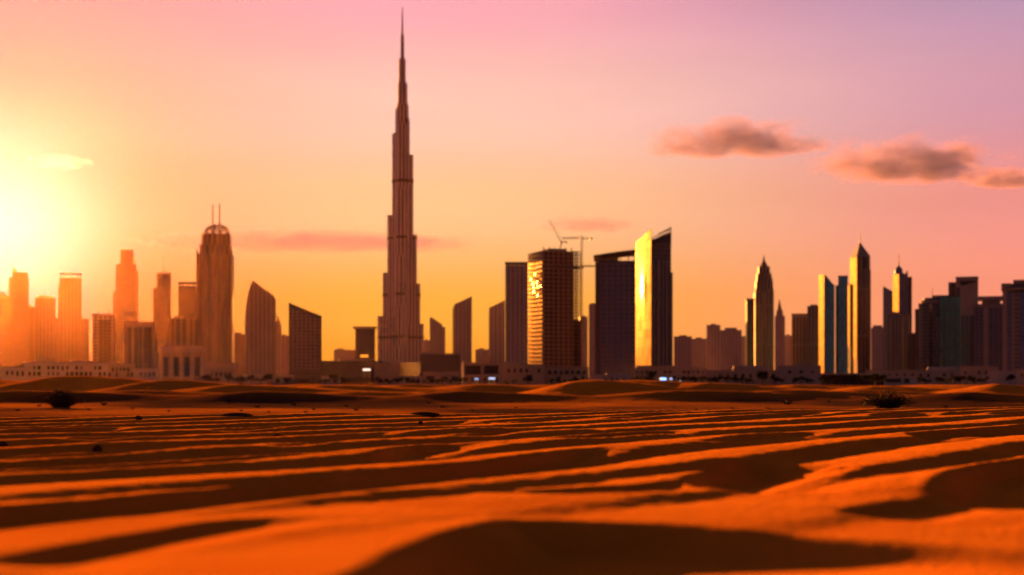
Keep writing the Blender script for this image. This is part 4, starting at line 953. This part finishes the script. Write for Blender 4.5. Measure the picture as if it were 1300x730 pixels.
tp = [tuft_proto(s) for s in (3, 4, 5)]; tused = set()
def place_tuft(px, D_, wpx, k, lab, grp):
    o = tp[k] if k not in tused else copy_tree(tp[k]); tused.add(k); x = (px-CX)/F*D_
    o.location = (x, D_, ground_z(x, D_)); q = wpx*D_/F; o.scale = (q, q, q*.9); o.rotation_euler = (0, 0, rt.random()*6); tag(o, lab, 'tuft', grp)
TU = [(22, 60, 9), (50, 74, 7), (112, 62, 8), (132, 78, 12), (168, 66, 6), (214, 60, 6), (290, 84, 10), (306, 62, 6), (326, 70, 9), (341, 60, 6), (373, 78, 11), (388, 60, 7), (398, 65, 7), (440, 75, 8), (452, 64, 9), (545, 82, 9), (562, 72, 9), (600, 64, 6), (655, 70, 6),
      (855, 70, 6), (884, 62, 6), (930, 66, 7), (975, 64, 8), (1000, 78, 15), (1052, 84, 10), (1240, 66, 7), (1200, 70, 8)]
for i, (px, D_, w) in enumerate(TU): place_tuft(px, D_, w, i % 3, 'small dark scrub tuft dotted on the gravel flat', 'scrub tufts on the gravel flat')
for i, (px, D_, w, lab) in enumerate([(356, 175, 22, 'larger dark scrub clump on the slope left of slanted block'), (385, 150, 14, 'medium dark scrub clump right of the larger one, under slanted block')]):
    place_tuft(px, D_, w, i, lab, None)
M['stone'] = plain('dark_stone', (.07, .04, .028), .95, scale=12, spec=0)
def stone(px, py, wpx, hpx, lab, seed, name='stone'):
    D_ = H*F/(py-HY); x = (px-CX)/F*D_
    bm = bmesh.new(); bmesh.ops.create_icosphere(bm, subdivisions=3, radius=1); rnd = random.Random(seed)
    offs = [Vector((rnd.gauss(0, 1), rnd.gauss(0, 1), rnd.gauss(0, 1))).normalized() for _ in range(9)]
    for v in bm.verts:
        k = 1+sum(.16*max(0, v.co.normalized().dot(o_))**4*(1 if i % 2 else -1) for i, o_ in enumerate(offs)); v.co *= k
        v.co = Vector((v.co.x*wpx*D_/F/2, v.co.y*wpx*D_/F/2.4, v.co.z*hpx*D_/F*.6))
    for f in bm.faces: f.smooth = True
    o = link(name, bm_mesh(name, bm), M['stone']); o.location = (x, D_, ground_z(x, D_)+hpx*D_/F*(.25 if name == 'stone' else -.02)); tag(o, lab, 'stone')
stone(352, 558, 12, 9, 'dark stone on the ripples right of the other left stones', 1)
stone(124, 578, 12, 10, 'dark upright stone on the left ripples below the shrub', 2)
stone(4, 572, 13, 9, 'dark stone on the ripples at the left frame edge', 3)
stone(176, 539, 9, 6, 'small dark stone near the far ripple edge, left', 4)
stone(534, 541, 6, 4, 'tiny dark pebble on the ripples below tallest tower', 6)
stone(540, 531, 38, 7, 'low dark flat hump of crusted sand at the ripple edge', 5, 'sand_clod')
stone(300, 535, 40, 6, 'thin dark crust mound at ripple edge left of the flat hump', 8, 'sand_clod')

# ------------------------------------------------------------------ clouds (volumes far beyond the air box)
def cloud(label, x0, x1, y0, y1, D_, dens, c, thresh=.0, nscale=1.0, seed=0, g=-.15, emph=1.0):
    a, b = at(x0, y1, D_), at(x1, y0, D_); cx = (a+b)/2; rx, rz = (b.x-a.x)/2, (b.z-a.z)/2; ry = max(rz*1.6, rx*.5)
    bm = bmesh.new(); bmesh.ops.create_icosphere(bm, subdivisions=3, radius=1)
    me_ = bm_mesh('cloud', bm); m = bpy.data.materials.new('cloud_vapour'); m.use_nodes = True; t = m.node_tree; t.nodes.clear(); N, L = t.nodes, t.links
    out = N.new('ShaderNodeOutputMaterial'); pv = N.new('ShaderNodeVolumePrincipled'); L.new(pv.outputs[0], out.inputs['Volume'])
    tcn = N.new('ShaderNodeTexCoord'); ln = N.new('ShaderNodeVectorMath'); ln.operation = 'LENGTH'; L.new(tcn.outputs['Object'], ln.inputs[0])
    mp = N.new('ShaderNodeMapping'); mp.inputs['Scale'].default_value = (rx/rz*.55, ry/rz*.55, 1); mp.inputs['Location'].default_value = (seed*3.1, seed*1.7, seed)
    L.new(tcn.outputs['Object'], mp.inputs[0]); nz = N.new('ShaderNodeTexNoise'); nz.inputs['Scale'].default_value = 1.9*nscale; nz.inputs['Detail'].default_value = 9; nz.inputs['Roughness'].default_value = .64
    L.new(mp.outputs[0], nz.inputs['Vector'])
    def mth(op, a_, b_=None, c_=None, cl=False):
        n = N.new('ShaderNodeMath'); n.operation = op; n.use_clamp = cl
        for i, v in enumerate((a_, b_, c_)):
            if v is None: continue
            if isinstance(v, (int, float)): n.inputs[i].default_value = v
            else: L.new(v, n.inputs[i])
        return n.outputs[0]
    f = mth('SUBTRACT', 1.0, ln.outputs['Value'])
    v = mth('ADD', mth('MULTIPLY', f, 1.15*emph), mth('MULTIPLY_ADD', nz.outputs[0], 2.6, -1.3-.28-thresh))
    sp = N.new('ShaderNodeSeparateXYZ'); L.new(tcn.outputs['Object'], sp.inputs[0])   # flat undersides
    v = mth('SUBTRACT', v, mth('MULTIPLY', mth('MAXIMUM', mth('SUBTRACT', -.22, sp.outputs[2]), 0.0), 2.6))
    v = mth('MULTIPLY', mth('MULTIPLY', v, 2.2, cl=True), mth('MULTIPLY', f, 5.0, cl=True))
    L.new(mth('MULTIPLY', v, dens), pv.inputs['Density']); pv.inputs['Color'].default_value = (*c, 1); pv.inputs['Absorption Color'].default_value = (.15, .20, .90, 1); pv.inputs['Anisotropy'].default_value = g
    m.cycles.volume_step_rate = .35
    o = link('cloud', me_, m); o.location = cx; o.scale = (rx, ry, rz); tag(o, label, 'cloud'); return o
CC = (.76, .56, .68)
cloud('mauve puffy cloud, upper left of the two large right clouds', 796, 1080, 142, 224, 9500, .0072, CC, seed=1)
cloud('mauve puffy cloud, lower right of the two large clouds', 1004, 1310, 163, 262, 9500, .0072, CC, seed=2.3)
cloud('small mauve cloud cut off by the right frame edge', 1200, 1345, 208, 252, 9600, .012, CC, seed=4, nscale=.8)
cloud('faint pink streak of cloud above the unfinished tower', 660, 835, 270, 305, 10500, .0035, (.72, .40, .52), seed=5, nscale=.7)
cloud('long thin orange streak of cloud crossing behind the tallest tower', 150, 660, 292, 327, 11000, .0020, (.72, .36, .30), seed=6, nscale=.5, thresh=-.12)
cloud('small bright wisp of cloud above the sun', 20, 125, 192, 224, 9800, .0011, (1, .95, .85), seed=7, nscale=.7, g=.6)

# ------------------------------------------------------------------ the air of the desert evening
bm = bmesh.new(); prism_into(bm, rect(-5200, 5200, -1700, 5000), -4.0, 960.0)
m = bpy.data.materials.new('evening_haze'); m.use_nodes = True; t = m.node_tree; t.nodes.clear()
out = t.nodes.new('ShaderNodeOutputMaterial'); pv = t.nodes.new('ShaderNodeVolumePrincipled'); t.links.new(pv.outputs[0], out.inputs['Volume'])
HAZE = 1.9e-6
pv.inputs['Density'].default_value = HAZE; pv.inputs['Color'].default_value = (1.0, .53, .25, 1); pv.inputs['Anisotropy'].default_value = .90
tag(link('haze', bm_mesh('haze', bm), [m, m]), kind='stuff')
